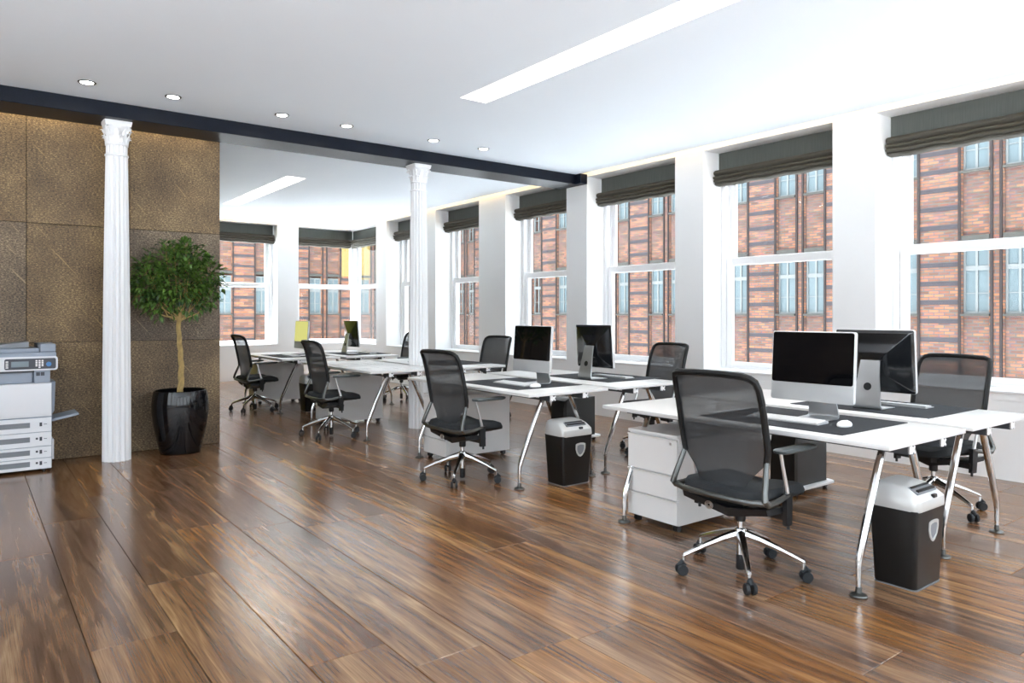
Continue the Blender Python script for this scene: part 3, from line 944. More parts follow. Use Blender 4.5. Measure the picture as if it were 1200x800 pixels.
for x, y, lab in MATS:
    if mat0 is None:
        mat0 = make_mat(lab); mat0.location = (x, y, ZT)
    else:
        copy_tree(mat0, (x, y, ZT), 0, lab)

def make_monitor(label):
    """all-in-one computer, screen towards local -x, origin under the stand"""
    t = thing('desktop_computer', label, 'computer', (0, 0, 0), 0, 'all-in-one desktop computers')
    tilt = math.radians(4)
    R = Matrix.Rotation(tilt, 4, 'Y')
    zc = 0.295
    def T(x, y, z):       # panel local (x out of the back, y across, z up from the panel centre)
        v = R @ Vector((x, y, z)) + Vector((-0.045, 0, zc))
        return tuple(v)
    hw, hh = 0.2425, 0.195
    ca = MB()
    rr = rrect(hw, hh, 0.014, 4)
    ca.loft([[T(x, y * g, z * g) for y, z in rr] for x, g in ((-0.010, 0.99), (-0.008, 1.0), (0.012, 1.0), (0.014, 0.99))])
    ca.build('casing', M_bezel, t)
    sc = MB()
    r2 = rrect(hw - 0.006, 0.142, 0.012, 4, 0, 0.047)
    sc.loft([[T(x, y, z) for y, z in r2] for x in (-0.0125, -0.0098)])
    sc.build('screen', M_screen, t)
    bk = MB()
    rows = []
    for x, g in ((0.0135, 0.992), (0.015, 0.985), (0.019, 0.90), (0.024, 0.78), (0.031, 0.62), (0.041, 0.46), (0.050, 0.34), (0.053, 0.2)):
        rows.append([T(x, y * g, z * g + (1 - g) * -0.03) for y, z in rrect(hw, hh, 0.012, 4)])
    bk.loft(rows)
    bk.build('back_cover', M_gback, t)
    sd = MB()
    # stand: bent sheet from the panel's back down to the foot
    prof = [(0.020, 0.285), (0.028, 0.295), (0.080, 0.02), (0.078, 0.010), (0.066, 0.0048), (-0.115, 0.0048)]
    thick = 0.009
    prof2 = [(0.028, 0.295), (0.036, 0.285)]
    outer = [(0.030, 0.30, 0.058), (0.052, 0.20, 0.066), (0.075, 0.075, 0.082), (0.086, 0.022, 0.088), (0.080, 0.006, 0.089), (0.066, 0.0, 0.089), (-0.02, 0.0, 0.089), (-0.115, 0.0, 0.088)]
    inner = [(0.021, 0.298, 0.058), (0.043, 0.199, 0.066), (0.066, 0.074, 0.082), (0.076, 0.026, 0.088), (0.072, 0.013, 0.089), (0.062, 0.008, 0.089), (-0.02, 0.006, 0.089), (-0.115, 0.003, 0.088)]
    rings = [[(o_[0], -o_[2], o_[1]), (o_[0], o_[2], o_[1]), (i_[0], i_[2], i_[1]), (i_[0], -i_[2], i_[1])] for o_, i_ in zip(outer, inner)]
    sd.loft(rings)
    so = sd.build('stand', M_stand, t)
    # round cable opening in the stand's back
    ax = Vector((0.075 - 0.052, 0, 0.075 - 0.20)).normalized()
    nrm = Vector((-ax.z, 0, ax.x)); nrm = nrm if nrm.x > 0 else -nrm
    c0 = Vector((0.063, 0, 0.138))
    MB().tube([c0 - nrm * 0.004, c0 + nrm * 0.0022], 0.024, 20).build('cable_opening', M_black, so)
    return t
MONS = [(3.81, Y0S[0] + 0.645, 0.03, 'front desktop computer on the nearest desk, black screen above the mouse'),
        (4.53, Y0S[0] + 0.69, PI + 0.03, 'nearest desktop computer seen from behind, glossy black back'),
        (3.86, Y0S[1] + 0.60, 0.02, 'desktop computer of the second row with its dark screen in view'),
        (4.56, Y0S[1] + 0.67, PI - 0.03, 'second-row desktop computer seen from behind'),
        (3.84, Y0S[3] + 0.60, 0.0, 'far desktop computer whose screen glows yellow-green'),
        (4.56, Y0S[3] + 0.70, PI, 'far desktop computer seen from behind near the room corner')]
mon0 = None
ZM = ZT + 0.004
for x, y, r, lab in MONS:
    if mon0 is None:
        mon0 = make_monitor(lab); mon0.location = (x, y, ZM); mon0.rotation_euler = (0, 0, r)
    else:
        copy_tree(mon0, (x, y, ZM), r, lab)

def make_keyboard(label):
    t = thing('keyboard', label, 'keyboard', (0, 0, 0), 0, 'slim keyboards')
    MB().hull([(-0.057, -0.215, 0), (0.057, -0.215, 0), (0.057, 0.215, 0), (-0.057, 0.215, 0), (-0.057, -0.215, 0.006), (0.057, -0.215, 0.016), (0.057, 0.215, 0.016), (-0.057, 0.215, 0.006)]).build('case', M_bezel, t, smooth=False)
    ks = MB()
    for r in range(5):
        for q in range(20):
            if r == 0 and 3 <= q < 13:
                continue
            y = -0.205 + q * 0.0205
            x = -0.050 + r * 0.0205
            z = 0.0066 + (x + 0.057) / 0.114 * 0.010
            ks.box(x, x + 0.018, y, y + 0.018, z, z + 0.004)
    x, z = -0.050, 0.0068
    ks.box(x, x + 0.018, -0.205 + 3 * 0.0205, -0.205 + 13 * 0.0205 - 0.0025, z, z + 0.004)
    ko = ks.build('keys', M_key, t, smooth=False)
    ko['kind'] = 'stuff'
    return t
KBS = [(3.625, Y0S[0] + 0.72, 0.05, 'slim white keyboard on the nearest front desk, beside the mouse'), (4.80, Y0S[0] + 0.68, PI, 'slim keyboard behind the nearest rear computer stand'),
       (3.66, Y0S[1] + 0.66, 0.0, 'slim white keyboard on the second front desk'), (4.83, Y0S[1] + 0.66, PI, 'slim keyboard on the second window-side desk'),
       (3.66, Y0S[3] + 0.66, 0.0, 'slim keyboard on the farthest front desk'), (4.83, Y0S[3] + 0.66, PI, 'slim keyboard on the farthest window-side desk')]
kb0 = None
for x, y, r, lab in KBS:
    if kb0 is None:
        kb0 = make_keyboard(lab); kb0.location = (x, y, ZM); kb0.rotation_euler = (0, 0, r)
    else:
        copy_tree(kb0, (x, y, ZM), r, lab)

def make_mouse(label):
    m = MB()
    rings = []
    for z, g in ((0.0, 0.93), (0.006, 1.0), (0.014, 0.97), (0.022, 0.82), (0.029, 0.52), (0.031, 0.18)):
        rings.append([(0.054 * g * math.cos(2 * PI * q / 20), 0.032 * g * math.sin(2 * PI * q / 20), z) for q in range(20)])
    m.loft(rings)
    t = thing('mouse', label, 'mouse', (0, 0, 0), 0, 'white computer mice')
    m.build('shell', M_key, t)
    MB().tube([(0.022, 0, 0.0285), (0.026, 0, 0.029), (0.03, 0, 0.0285)], [0.003, 0.004, 0.003], 8).build('scroll_ball', M_grey, t)
    return t
ms0 = make_mouse('white mouse on the mat of the nearest front desk')
ms0.location = (3.665, Y0S[0] + 0.405, ZM)
copy_tree(ms0, (3.66, Y0S[1] + 0.37, ZM), 0, 'white mouse on the mat of the second front desk')

# drawings spread on the third front desk
def drawing(x, y, w, l, rz, dz, label):
    t = thing('drawing_sheet', label, 'paper', (x, y, ZT + dz), rz, 'large drawing sheets')
    MB().box(-w / 2, w / 2, -l / 2, l / 2, 0, 0.0012).build('sheet', M_paper, t, smooth=False)
    ln = MB()
    r = random.Random(int(y * 100))
    def seg(x0, y0, x1, y1):
        d = 0.003
        if abs(x1 - x0) > abs(y1 - y0):
            ln.box(min(x0, x1), max(x0, x1), y0 - d, y0 + d, 0.0012, 0.0015)
        else:
            ln.box(x0 - d, x0 + d, min(y0, y1), max(y0, y1), 0.0012, 0.0015)
    a, b = w / 2 - 0.03, l / 2 - 0.03
    for q in ((-a, -b, a, -b), (-a, b, a, b), (-a, -b, -a, b), (a, -b, a, b)):
        seg(*q)
    for _ in range(9):
        u, v = r.uniform(-a * .8, a * .5), r.uniform(-b * .8, b * .5)
        if r.random() < 0.5: seg(u, v, u + r.uniform(0.08, 0.25) * 1.0, v)
        else: seg(u, v, u, v + r.uniform(0.1, 0.3))
    lo = ln.build('drawn_lines', M_ink, t, smooth=False)
    lo['kind'] = 'stuff'
drawing(3.62, Y0S[2] + 0.45, 0.55, 0.75, 0.06, 0.0, 'large white drawing sheet at the near end of the third desk')
drawing(3.70, Y0S[2] + 1.30, 0.55, 0.75, -0.08, 0.0, 'large white drawing sheet at the far end of the third desk')

# far front computer: emission stands in for the yellow-green reflection on its screen
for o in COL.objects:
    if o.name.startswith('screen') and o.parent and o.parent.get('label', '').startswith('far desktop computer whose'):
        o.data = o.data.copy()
        o.data.materials[0] = M_screen_refl
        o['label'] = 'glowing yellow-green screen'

# ------------------------------------------------------------------ drawer pedestals
def make_pedestal(label):
    """origin on the floor at the front (-x face) centre"""
    t = thing('drawer_pedestal', label, 'cabinet', (0, 0, 0), 0, 'white rolling drawer pedestals')
    W, D, Z0, Z1 = 0.40, 0.70, 0.045, 0.590
    b = MB()
    b.box(0.018, D, -W / 2, W / 2, Z0, Z1 - 0.018, 0.002).box(0.0, D, -W / 2, W / 2, Z1 - 0.018, Z1, 0.002)
    b.build('body', M_ped, t, smooth=False)
    for z0, z1 in ((0.050, 0.197), (0.201, 0.345), (0.349, 0.566)):
        d = MB().box(0.0, 0.0175, -W / 2 + 0.001, W / 2 - 0.001, z0, z1 - 0.012, 0.0015).build('drawer', M_ped, t, smooth=False)
        h = MB().hull([(-0.004, -W / 2 + 0.001, z1 - 0.012), (0.0175, -W / 2 + 0.001, z1 - 0.012), (0.0175, W / 2 - 0.001, z1 - 0.012), (-0.004, W / 2 - 0.001, z1 - 0.012),
                       (-0.008, -W / 2 + 0.001, z1 - 0.002), (0.006, -W / 2 + 0.001, z1 - 0.002), (0.006, W / 2 - 0.001, z1 - 0.002), (-0.008, W / 2 - 0.001, z1 - 0.002)])
        h.build('handle', M_ped, d, smooth=False)
    MB().tube([(-0.002, -0.15, 0.535), (0.004, -0.15, 0.535)], 0.008, 12).build('lock', M_alu, t)
    for x in (0.05, D - 0.05):
        for s in (-1, 1):
            y = s * (W / 2 - 0.04)
            c = MB()
            for q in (-1, 1):
                c.tube([(x, y + q * 0.004, 0.021), (x, y + q * 0.016, 0.021)], 0.021, 12)
            c.box(x - 0.012, x + 0.012, y - 0.012, y + 0.012, 0.033, 0.046)
            c.build('caster', M_black, t)
    return t
PEDL = ['white three-drawer pedestal under the nearest front desk', 'white drawer pedestal under the second front desk', 'white drawer pedestal under the third front desk', 'white drawer pedestal under the farthest front desk']
ped0 = None
for i, y0 in enumerate(Y0S):
    loc = (3.395, y0 + 1.494, 0)
    if ped0 is None:
        ped0 = make_pedestal(PEDL[0]); ped0.location = loc
    else:
        copy_tree(ped0, loc, 0, PEDL[i])

# ------------------------------------------------------------------ shredders
def make_shredder(label):
    """front (slot and badge) towards local -y, origin at the floor centre"""
    t = thing('paper_shredder', label, 'shredder', (0, 0, 0), 0, 'black and silver paper shredders')
    b = MB()
    b.loft([[(x, y, z) for x, y in rrect(hx, hy, 0.022, 4)] for z, hx, hy in ((0.006, 0.132, 0.098), (0.014, 0.135, 0.101), (0.385, 0.155, 0.116))])
    b.build('bin', M_shred, t)
    MB().loft([[(x, y, z) for x, y in rrect(hx, hy, 0.022, 4)] for z, hx, hy in ((0.0, 0.132, 0.102), (0.007, 0.134, 0.104))]).build('foot_rim', M_grey, t)
    l = MB()
    rings = []
    for z, hx, hy in ((0.380, 0.154, 0.120), (0.388, 0.157, 0.123), (0.428, 0.154, 0.120), (0.452, 0.148, 0.112), (0.475, 0.138, 0.098), (0.488, 0.122, 0.075), (0.492, 0.09, 0.05)):
        rings.append([(x, y + (0.02 if z > 0.47 else 0.006 if z > 0.44 else 0), z + (0.012 * (y / 0.12) if z > 0.44 else 0)) for x, y in rrect(hx, hy, 0.035 if z < 0.47 else 0.04, 5)])
    l.loft(rings)
    lo = l.build('lid', M_lid, t)
    R = Matrix.Rotation(math.radians(38), 4, 'X')
    MB().box(-0.10, 0.10, -0.098, -0.042, 0.462, 0.474, 0.003, rot=Matrix.Rotation(math.radians(22), 4, 'X')).build('control_panel', M_grey, lo, smooth=False)
    MB().box(-0.088, 0.088, -0.094, -0.080, 0.4615, 0.4745, rot=Matrix.Rotation(math.radians(22), 4, 'X')).box(-0.088, 0.088, -0.062, -0.052, 0.474, 0.4845, rot=Matrix.Rotation(math.radians(22), 4, 'X')).build('feed_slot', M_black, lo, smooth=False)
    MB().box(0.012, 0.046, -0.123, -0.106, 0.430, 0.448, 0.003).build('switch', M_black, lo, smooth=False)
    # shield-shaped badge on the bin's front
    out = [(-0.045, 0.045), (-0.03, 0.052), (0, 0.055), (0.03, 0.052), (0.045, 0.045), (0.046, 0.01), (0.036, -0.022), (0.018, -0.045), (0, -0.053), (-0.018, -0.045), (-0.036, -0.022), (-0.046, 0.01)]
    def ys(z): return -(0.101 + (z - 0.014) / 0.371 * 0.015)
    bd = MB()  # ring
    rings = []
    for sc_, dy in ((1.0, 0.001), (1.0, -0.004), (0.74, -0.005), (0.72, -0.001)):
        rings.append([(0.025 + x * 1.1 * sc_, ys(0.27 + z * sc_) + dy, 0.27 + z * sc_) for x, z in out])
    bd.loft(rings, cap=False)
    bo = bd.build('badge', M_gold, t)
    MB().loft([[(0.025 + x * 1.1 * 0.79, ys(0.27 + z * 0.79) + dy, 0.27 + z * 0.79) for x, z in out] for dy in (0.0, -0.0015)]).build('badge_face', M_grey, bo)
    return t
SHL = ['black and silver paper shredder under the nearest desk end', 'black and silver paper shredder under the second desk end', None, 'dark paper shredder behind the third chair, under the farthest desk']
sh0 = make_shredder(SHL[0])
sh0.location = (3.725, Y0S[0] + 0.118, 0)
copy_tree(sh0, (3.775, Y0S[1] + 0.10, 0), 0, SHL[1])
copy_tree(sh0, (3.78, Y0S[3] + 0.16, 0), 0, SHL[3])

# ------------------------------------------------------------------ computer towers on white trolleys under the window-side desks
def make_tower(label):
    t = thing('computer_tower', label, 'computer', (0, 0, 0), 0, 'computer towers on trolleys')
    b = MB()
    prof = [(0.215, 0.055), (0.215, 0.455), (-0.13, 0.455)] + [(-0.13 - 0.05 * math.sin(a), 0.405 + 0.05 * math.cos(a)) for a in [PI / 2 * q / 5 for q in range(1, 6)]] + [(-0.18, 0.055)]
    b.prism(prof, 'y', -0.095, 0.095)
    b.build('case', M_tower, t)
    f = MB()
    prof2 = [(-0.183, 0.060)] + [(-0.183, 0.40)] + [(-0.133 - 0.055 * math.cos(a) , 0.40 + 0.06 * math.sin(a)) for a in [PI / 2 * q / 5 for q in range(1, 6)]] + [(-0.150, 0.459), (-0.205, 0.43), (-0.225, 0.36), (-0.225, 0.060)]
    f.prism(prof2, 'y', -0.098, 0.098)
    f.build('front_cover', M_shred, t)
    tr = MB()
    tr.loft([[(x, y, z) for x, y in rrect(hx, hy, 0.05, 5)] for z, hx, hy in ((0.03, 0.27, 0.125), (0.036, 0.285, 0.138), (0.05, 0.285, 0.138), (0.054, 0.275, 0.13))])
    to = tr.build('trolley', M_frame, t)
    for sx in (-0.2, 0.2):
        for sy in (-0.09, 0.09):
            MB().cyl((sx, sy - 0.012, 0.0165), (sx, sy + 0.012, 0.0165), 0.0165, 12).build('wheel', M_black, to)
    return t
tw0 = make_tower('dark grey computer tower on a white trolley under the nearest row')
tw0.location = (5.03, Y0S[0] + 1.49, 0)
copy_tree(tw0, (5.08, Y0S[1] + 1.49, 0), 0, 'dark grey computer tower behind the second shredder, under the desk')

# ------------------------------------------------------------------ copier at the left edge
def copier():
    t = thing('photocopier', 'white and blue-grey office photocopier by the brown panels at the left edge', 'copier', (0.27, 7.21, 0), 0)
    hw, D = 0.31, 0.44        # local x across, front at y=0, back at y=D
    b = MB()
    b.box(-hw, hw, 0.012, D, 0.02, 0.745, 0.006)
    b.box(-hw + 0.02, hw - 0.03, 0.06, D, 0.745, 0.86)
    b.build('body', M_copg, t, smooth=False)
    # upper front door: gently bowed
    d = MB()
    prof = [(0.012, 0.463), (-0.004, 0.463), (-0.010, 0.50), (-0.010, 0.60), (-0.012, 0.70), (-0.006, 0.738), (0.012, 0.745)]
    d.prism(prof, 'x', -hw, hw - 0.004)
    d.build('front_door', M_cop, t)
    for j, (z0, z1) in enumerate(((0.335, 0.452), (0.215, 0.330), (0.118, 0.210), (0.025, 0.113))):
        dr = MB()
        dr.box(-hw, hw - 0.003, 0.0, 0.012, z0, z1, 0.002)
        do = dr.build('paper_drawer', M_cop, t, smooth=False)
        zm = (z0 + z1) / 2 + 0.004
        h = MB()
        h.hull([(-hw + 0.03, -0.002, zm - 0.022), (hw - 0.155, -0.002, zm - 0.022), (hw - 0.155, 0.001, zm - 0.022), (-hw + 0.03, 0.001, zm - 0.022),
                (-hw + 0.03, -0.004, zm + 0.02), (hw - 0.155, -0.004, zm + 0.02), (hw - 0.155, 0.001, zm + 0.02), (-hw + 0.03, 0.001, zm + 0.02)])
        h.build('handle', M_grey, do, smooth=False)
        mk = MB()
        mk.box(hw - 0.088, hw - 0.070, -0.0015, 0.001, zm - 0.016, zm + 0.016)
        if j:
            mk.box(hw - 0.115, hw - 0.099, -0.0015, 0.001, zm - 0.004, zm + 0.012)
        mk.box(hw - 0.058, hw - 0.036, -0.0015, 0.001, zm - 0.002, zm + 0.002)
        mk.build('size_mark', M_copd, do, smooth=False)
    # output cavity and its side post
    MB().box(-hw + 0.01, hw - 0.14, 0.02, 0.07, 0.75, 0.848).build('output_bay', M_copg, t, smooth=False)
    p = MB().box(hw - 0.125, hw - 0.012, 0.002, 0.06, 0.746, 0.872, 0.003).build('side_post', M_copg, t, smooth=False)
    MB().box(hw - 0.112, hw - 0.085, -0.001, 0.003, 0.805, 0.835).box(hw - 0.08, hw - 0.053, -0.001, 0.003, 0.805, 0.835).build('vent', M_copd, p, smooth=False)
    MB().box(-hw + 0.01, hw - 0.125, 0.004, 0.02, 0.835, 0.86).build('bay_lip', M_copd, t, smooth=False)  # dark grey lip along the top of the output bay
    # operator panel
    R = rrect((hw + 0.04 + 0.30) / 2, 0.058, 0.022, 4, (hw + 0.04 - 0.30) / 2, 0.909)
    pn = MB().loft([[(x, y, z) for x, z in R] for y in (0.03, -0.018, -0.024)]).build('operator_panel', M_cop, t)
    R2 = rrect(0.178, 0.044, 0.012, 4, hw - 0.152, 0.908)
    MB().loft([[(x, y, z) for x, z in R2] for y in (-0.0235, -0.0275)]).build('control_field', M_copd, pn)
    MB().box(hw - 0.285, hw - 0.165, -0.0292, -0.027, 0.884, 0.930, 0.002).build('display', M_lcd, pn, smooth=False)
    kb = MB()
    for c in range(3):
        for r in range(4 if c != 1 else 5):
            kb.box(hw - 0.118 + c * 0.021, hw - 0.104 + c * 0.021, -0.0295, -0.027, 0.928 - r * 0.014, 0.938 - r * 0.014)
    for r in range(4):
        kb.box(hw - 0.322, hw - 0.304, -0.0295, -0.027, 0.925 - r * 0.016, 0.934 - r * 0.016)
    kb.build('keypad', M_key, pn, smooth=False)['kind'] = 'stuff'
    MB().tube([(hw - 0.025, -0.027, 0.902), (hw - 0.025, -0.031, 0.902)], 0.019, 20).build('start_button', M_copb, pn)
    # scanner and document feeder
    MB().box(-hw, hw + 0.032, 0.0, D, 0.955, 1.0, 0.006).build('scanner_bed', M_copg, t, smooth=False)
    f = MB()
    f.box(-hw, hw - 0.09, 0.02, D, 1.0, 1.035, 0.006).box(hw - 0.085, hw + 0.03, 0.02, D, 1.0, 1.07, 0.008)
    fo = f.build('document_feeder', M_copg, t, smooth=False)
    MB().hull([(-hw, 0.06, 1.036), (hw - 0.16, 0.06, 1.040), (hw - 0.16, D - 0.06, 1.040), (-hw, D - 0.06, 1.036), (-hw, 0.06, 1.043), (hw - 0.16, 0.06, 1.088), (hw - 0.16, D - 0.06, 1.088), (-hw, D - 0.06, 1.043)]).build('feed_tray', M_grey, fo, smooth=False)
    MB().box(hw - 0.10, hw - 0.086, 0.03, D - 0.02, 1.03, 1.072).build('feed_roller_cover', M_copd, fo, smooth=False)
    # right-hand flank: cover and bypass tray
    MB().hull([(hw, 0.06, 0.46), (hw + 0.022, 0.06, 0.50), (hw + 0.022, D - 0.05, 0.50), (hw, D - 0.05, 0.46), (hw, 0.06, 0.745), (hw + 0.03, 0.06, 0.745), (hw + 0.03, D - 0.05, 0.745), (hw, D - 0.05, 0.745)]).build('side_cover', M_copg, t, smooth=False)
    MB().hull([(hw, 0.07, 0.405), (hw + 0.205, 0.07, 0.448), (hw + 0.205, D - 0.08, 0.448), (hw, D - 0.08, 0.405), (hw, 0.07, 0.425), (hw + 0.20, 0.07, 0.466), (hw + 0.20, D - 0.08, 0.466), (hw, D - 0.08, 0.425)]).build('bypass_tray', M_copg, t, smooth=False)
    MB().box(hw, hw + 0.018, 0.04, D - 0.04, 0.09, 0.26, 0.004).build('lower_side_cover', M_cop, t, smooth=False)
    for sx in (-1, 1):
        for y in (0.06, D - 0.05):
            MB().cyl((sx * (hw - 0.05), y, 0.0), (sx * (hw - 0.05), y, 0.022), 0.018, 12).build('foot', M_black, t)
copier()

# ------------------------------------------------------------------ potted tree
def potted_tree():
    t = thing('potted_tree', 'round-headed ficus tree in a glossy black pot before the brown panels', 'plant', (1.64, 7.44, 0), 0)
    MB().lathe([(0.16, 0.0), (0.178, 0.006), (0.205, 0.12), (0.236, 0.27), (0.252, 0.40), (0.252, 0.47), (0.243, 0.55), (0.233, 0.592), (0.226, 0.597), (0.218, 0.592), (0.222, 0.55)], 48, cap=False).build('pot', M_pot, t)
    MB().lathe([(0.0, 0.552), (0.12, 0.556), (0.221, 0.549), (0.20, 0.50), (0.0, 0.49)], 32, cap=False).build('soil', M_soil, t)
    # three braided stems
    tk = MB()
    for q in range(3):
        pts = []
        for i in range(22):
            u = i / 21
            a = q * 2 * PI / 3 + u * 10.5
            r = 0.017 * (1 - 0.35 * u)
            pts.append((r * math.cos(a) - 0.004 + 0.012 * math.sin(u * 5), r * math.sin(a), 0.54 + u * 0.74))
        tk.tube(pts, [0.0155 - 0.005 * (i / 21) for i in range(22)], 7)
    tk.build('trunk', M_bark, t)
    R = random.Random(11)
    # crown of lobes; leaves sit near the surface of the lobes
    lobes = [(-0.02, 0, 1.64, 0.27), (-0.24, -0.03, 1.60, 0.17), (0.22, 0.0, 1.66, 0.19), (-0.10, 0.02, 1.82, 0.18), (0.10, 0, 1.84, 0.17), (0.27, 0.02, 1.74, 0.13), (-0.30, 0.0, 1.50, 0.12), (-0.16, -0.04, 1.42, 0.14),
             (0.12, 0, 1.44, 0.15), (0.26, -0.02, 1.50, 0.12), (-0.26, 0.02, 1.74, 0.12), (0.0, -0.12, 1.62, 0.20), (-0.03, 0.05, 1.93, 0.07), (0.07, -0.02, 1.95, 0.06)]
    br = MB()
    twigs = []
    for x, y, z, r in lobes:
        p0 = Vector((0.0, 0, 1.25 + R.uniform(0, 0.05)))
        p2 = Vector((x - 0.02, y * 0.6, z))
        mid = (p0 + p2) / 2 + Vector((x * 0.15, y * 0.2, -0.05))
        br.tube([p0, mid, p2], [0.009, 0.006, 0.003], 5)
        for _ in range(3):
            d = Vector((R.uniform(-1, 1), R.uniform(-0.6, 0.6), R.uniform(-0.6, 1))).normalized() * r * 0.85
            br.tube([p2, p2 + d * 0.5 + Vector((0, 0, 0.01)), p2 + d], [0.003, 0.0022, 0.0014], 4)
    bo = br.build('branches', M_bark, t)
    fo = MB()
    bm = fo.bm
    for x, y, z, r in lobes:
        n = int(4600 * r * r) + 24
        for _ in range(n):
            d = Vector((R.gauss(0, 1), R.gauss(0, 1), R.gauss(0, 1))).normalized()
            rr = r * (0.45 + 0.62 * R.random() ** 0.6)
            c = Vector((x - 0.02 + d.x * rr, (y + d.y * rr) * 0.62, z + d.z * rr))
            c.y = min(c.y, 0.225)
            c.x = max(c.x, -0.385)
            out = (d + Vector((0, 0, R.uniform(-0.9, 0.4))) + Vector((R.uniform(-.6, .6), R.uniform(-.6, .6), 0))).normalized()
            side = out.cross(Vector((R.uniform(-.4, .4), R.uniform(-.4, .4), 1))).normalized()
            nrm = side.cross(out)
            L = R.uniform(0.05, 0.078); W = L * R.uniform(0.20, 0.27)
            a = c; b = c + out * L
            m1 = c + out * L * 0.30; m2 = c + out * L * 0.66
            fold = nrm * W * 0.35
            v0 = bm.verts.new(a)
            l1 = bm.verts.new(m1 + side * W + fold); c1 = bm.verts.new(m1); r1 = bm.verts.new(m1 - side * W + fold)
            l2 = bm.verts.new(m2 + side * W * 0.85 + fold); c2 = bm.verts.new(m2 - nrm * 0.002); r2 = bm.verts.new(m2 - side * W * 0.85 + fold)
            v1 = bm.verts.new(b - nrm * L * 0.12)
            for f in ((v0, c1, l1), (v0, r1, c1), (c1, c2, l2, l1), (r1, r2, c2, c1), (c2, v1, l2), (r2, v1, c2)):
                bm.faces.new(f)
    me = bpy.data.meshes.new('foliage')
    bm.to_mesh(me); bm.free()
    me.materials.append(M_leaf)
    f = link('foliage', me, t)
    f['kind'] = 'stuff'
potted_tree()

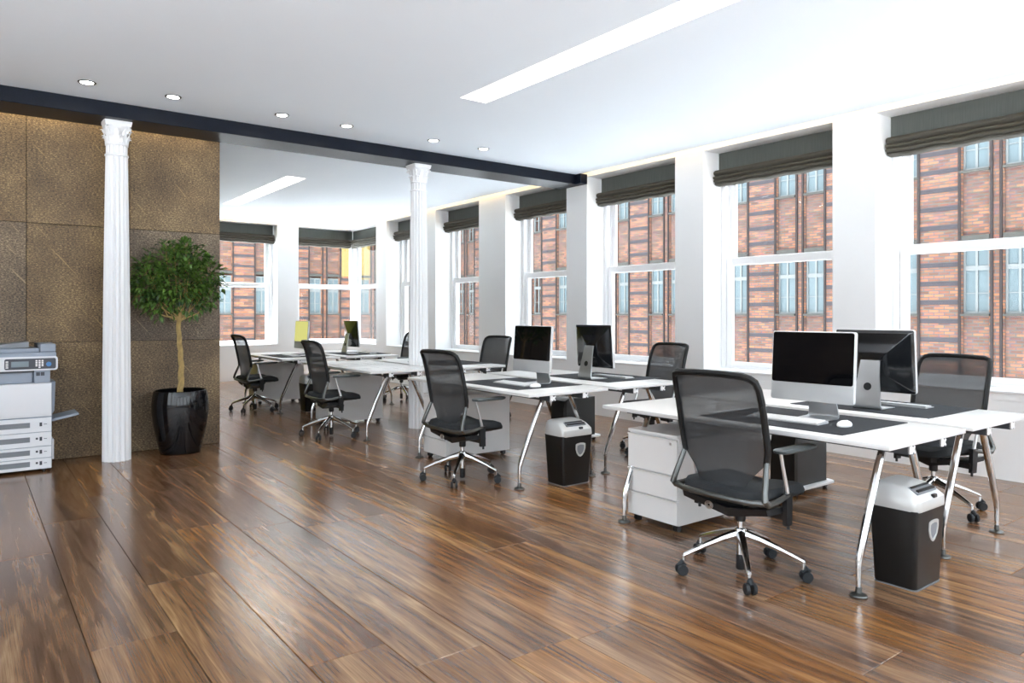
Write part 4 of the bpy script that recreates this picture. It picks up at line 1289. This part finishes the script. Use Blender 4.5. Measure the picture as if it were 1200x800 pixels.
# ------------------------------------------------------------------ brick buildings across the street
def facade(name, label, loc, rz, xa, xb, centers, vis, yellow=(), M_brick=None):
    """local: x along the front, front faces -y, z = room height.  Pairs of windows at the given centres."""
    t = thing(name, label, 'building', loc, rz, 'brick buildings outside')
    ZB, ZTOP = -2.0, 8.6
    MB().box(xa, xb, 0.30, 3.0, ZB, ZTOP).build('brick_wall', M_brick, t, smooth=False)
    SILLS = (1.33, 4.92)
    H = 1.76
    wide, narrow, sp, led, strip = {}, None, None, None, None
    # shared meshes (local to a pair centre)
    w_ = MB().box(-0.5425, 0.5425, 0.0, 0.32, ZB, ZTOP).mesh('brick_pier', M_brick, smooth=False)
    bands = MB()
    z = ZB + 0.2
    while z < ZTOP:
        bands.box(-0.5, 0.5, -0.015, 0.05, z, z + 0.11)
        z += 0.48
    bands_me = bands.mesh('band_course', M_facgrey, smooth=False)
    n_ = MB().box(-0.165, 0.165, 0.03, 0.32, ZB, ZTOP).mesh('pilaster', M_brick, smooth=False)
    ns = MB()
    for s in (-1, 1):
        ns.box(s * 0.10 - 0.028, s * 0.10 + 0.028, -0.02, 0.06, ZB, ZTOP)
    ns_me = ns.mesh('pilaster_strip', M_facdark, smooth=False)
    es = MB()
    for s in (-1, 1):
        es.box(s * 0.49 - 0.03, s * 0.49 + 0.03, -0.04, 0.05, ZB, ZTOP)
    es_me = es.mesh('pier_edge', M_facdark, smooth=False)
    spb = MB().box(-0.30, 0.30, 0.08, 0.32, -1.83 + 0.20, -0.06).mesh('spandrel', M_brick, smooth=False)
    spy = MB().box(-0.30, 0.30, 0.02, 0.32, -1.83 + 0.0, -0.0).mesh('infill_panel', M_facyel, smooth=False)
    ld = MB().box(-0.32, 0.32, -0.01, 0.32, -1.83 + 0.08, -1.83 + 0.2).box(-0.32, 0.32, -0.05, 0.32, -0.06, 0.0).mesh('ledge', M_facstone, smooth=False)
    fr = MB()
    a, b = 0.30, H
    for x0, x1 in ((-a, -a + 0.05), (a - 0.05, a), (-0.028, 0.028)):
        fr.box(x0, x1, 0.10, 0.17, 0, b)
    for z0, z1 in ((0, 0.06), (0.50, 0.525), (1.08, 1.20), (b - 0.06, b)):
        fr.box(-a, a, 0.105, 0.168, z0, z1)
    fr_me = fr.mesh('window', M_facwin, smooth=False)
    pn_me = {}
    for key, (z0, z1) in enumerate(((0.06, 0.50), (0.525, 1.08), (1.20, b - 0.06))):
        for s in (-1, 1):
            x0, x1 = sorted((s * 0.03, s * 0.25))
            pn_me[(key, s)] = MB().box(x0, x1, 0.135, 0.145, z0, z1).mesh('pane', M_facpane, smooth=False)
    for c in centers:
        link('brick_pier', w_, t, (c + 1.3, 0, 0))
        link('band_course', bands_me, t, (c + 1.3, 0, 0))
        link('pier_edge', es_me, t, (c + 1.3, 0, 0))
        link('pilaster', n_, t, (c, 0, 0))
        link('pilaster_strip', ns_me, t, (c, 0, 0))
        for s in (-1, 1):
            x = c + s * 0.467
            for q, zs in enumerate(SILLS):
                ye = (round(c, 2), s, q) in yellow
                link('infill_panel' if ye else 'spandrel', spy if ye else spb, t, (x, 0, zs))
                link('ledge', ld, t, (x, 0, zs))
                if not vis(c):
                    wo = link('window', fr_me, t, (x, 0, zs))
                    continue
                wo = link('window', fr_me, t, (x, 0, zs))
                for kk, me in pn_me.items():
                    link('pane', me, wo)
    return t
# building along the street: world Y = -local x ; front plane X = 20
cs = [-(6.925 + 2.6 * k) for k in range(-4, 10)]
yel = {(round(-(6.925 + 2.6 * 8), 2), -1, 1), (round(-(6.925 + 2.6 * 8), 2), 1, 1)}
facade('brick_building', 'red brick building with paired white windows facing the window wall', (20.0, 0, 0), -PI / 2, -33.0, 8.0, cs, lambda c: -25 < c < 0, yel, M_brick_near)
cs2 = [14.12 + 2.6 * k for k in range(-5, 3)]
yel2 = {(16.72, -1, 1), (16.72, 1, 1)}
fb = facade('brick_building', 'red brick building seen through the far wall windows', (0, 34.0, 0), 0, -2.0, 23.2, cs2, lambda c: 6 < c < 19, yel2, M_brick_far)
MB().box(15.0, 15.9, -0.03, 0.06, 3.2, 5.2).build('infill_panel', M_facyel, fb, smooth=False)
struct(MB().box(-40, XG + 1.2, -40, 38, -2.2, -2.0).build('ground', M_street, smooth=False))
struct(MB().box(XG + 1.2, 24, -40, 38, -2.2, -2.0).build('street', M_asphalt, smooth=False))
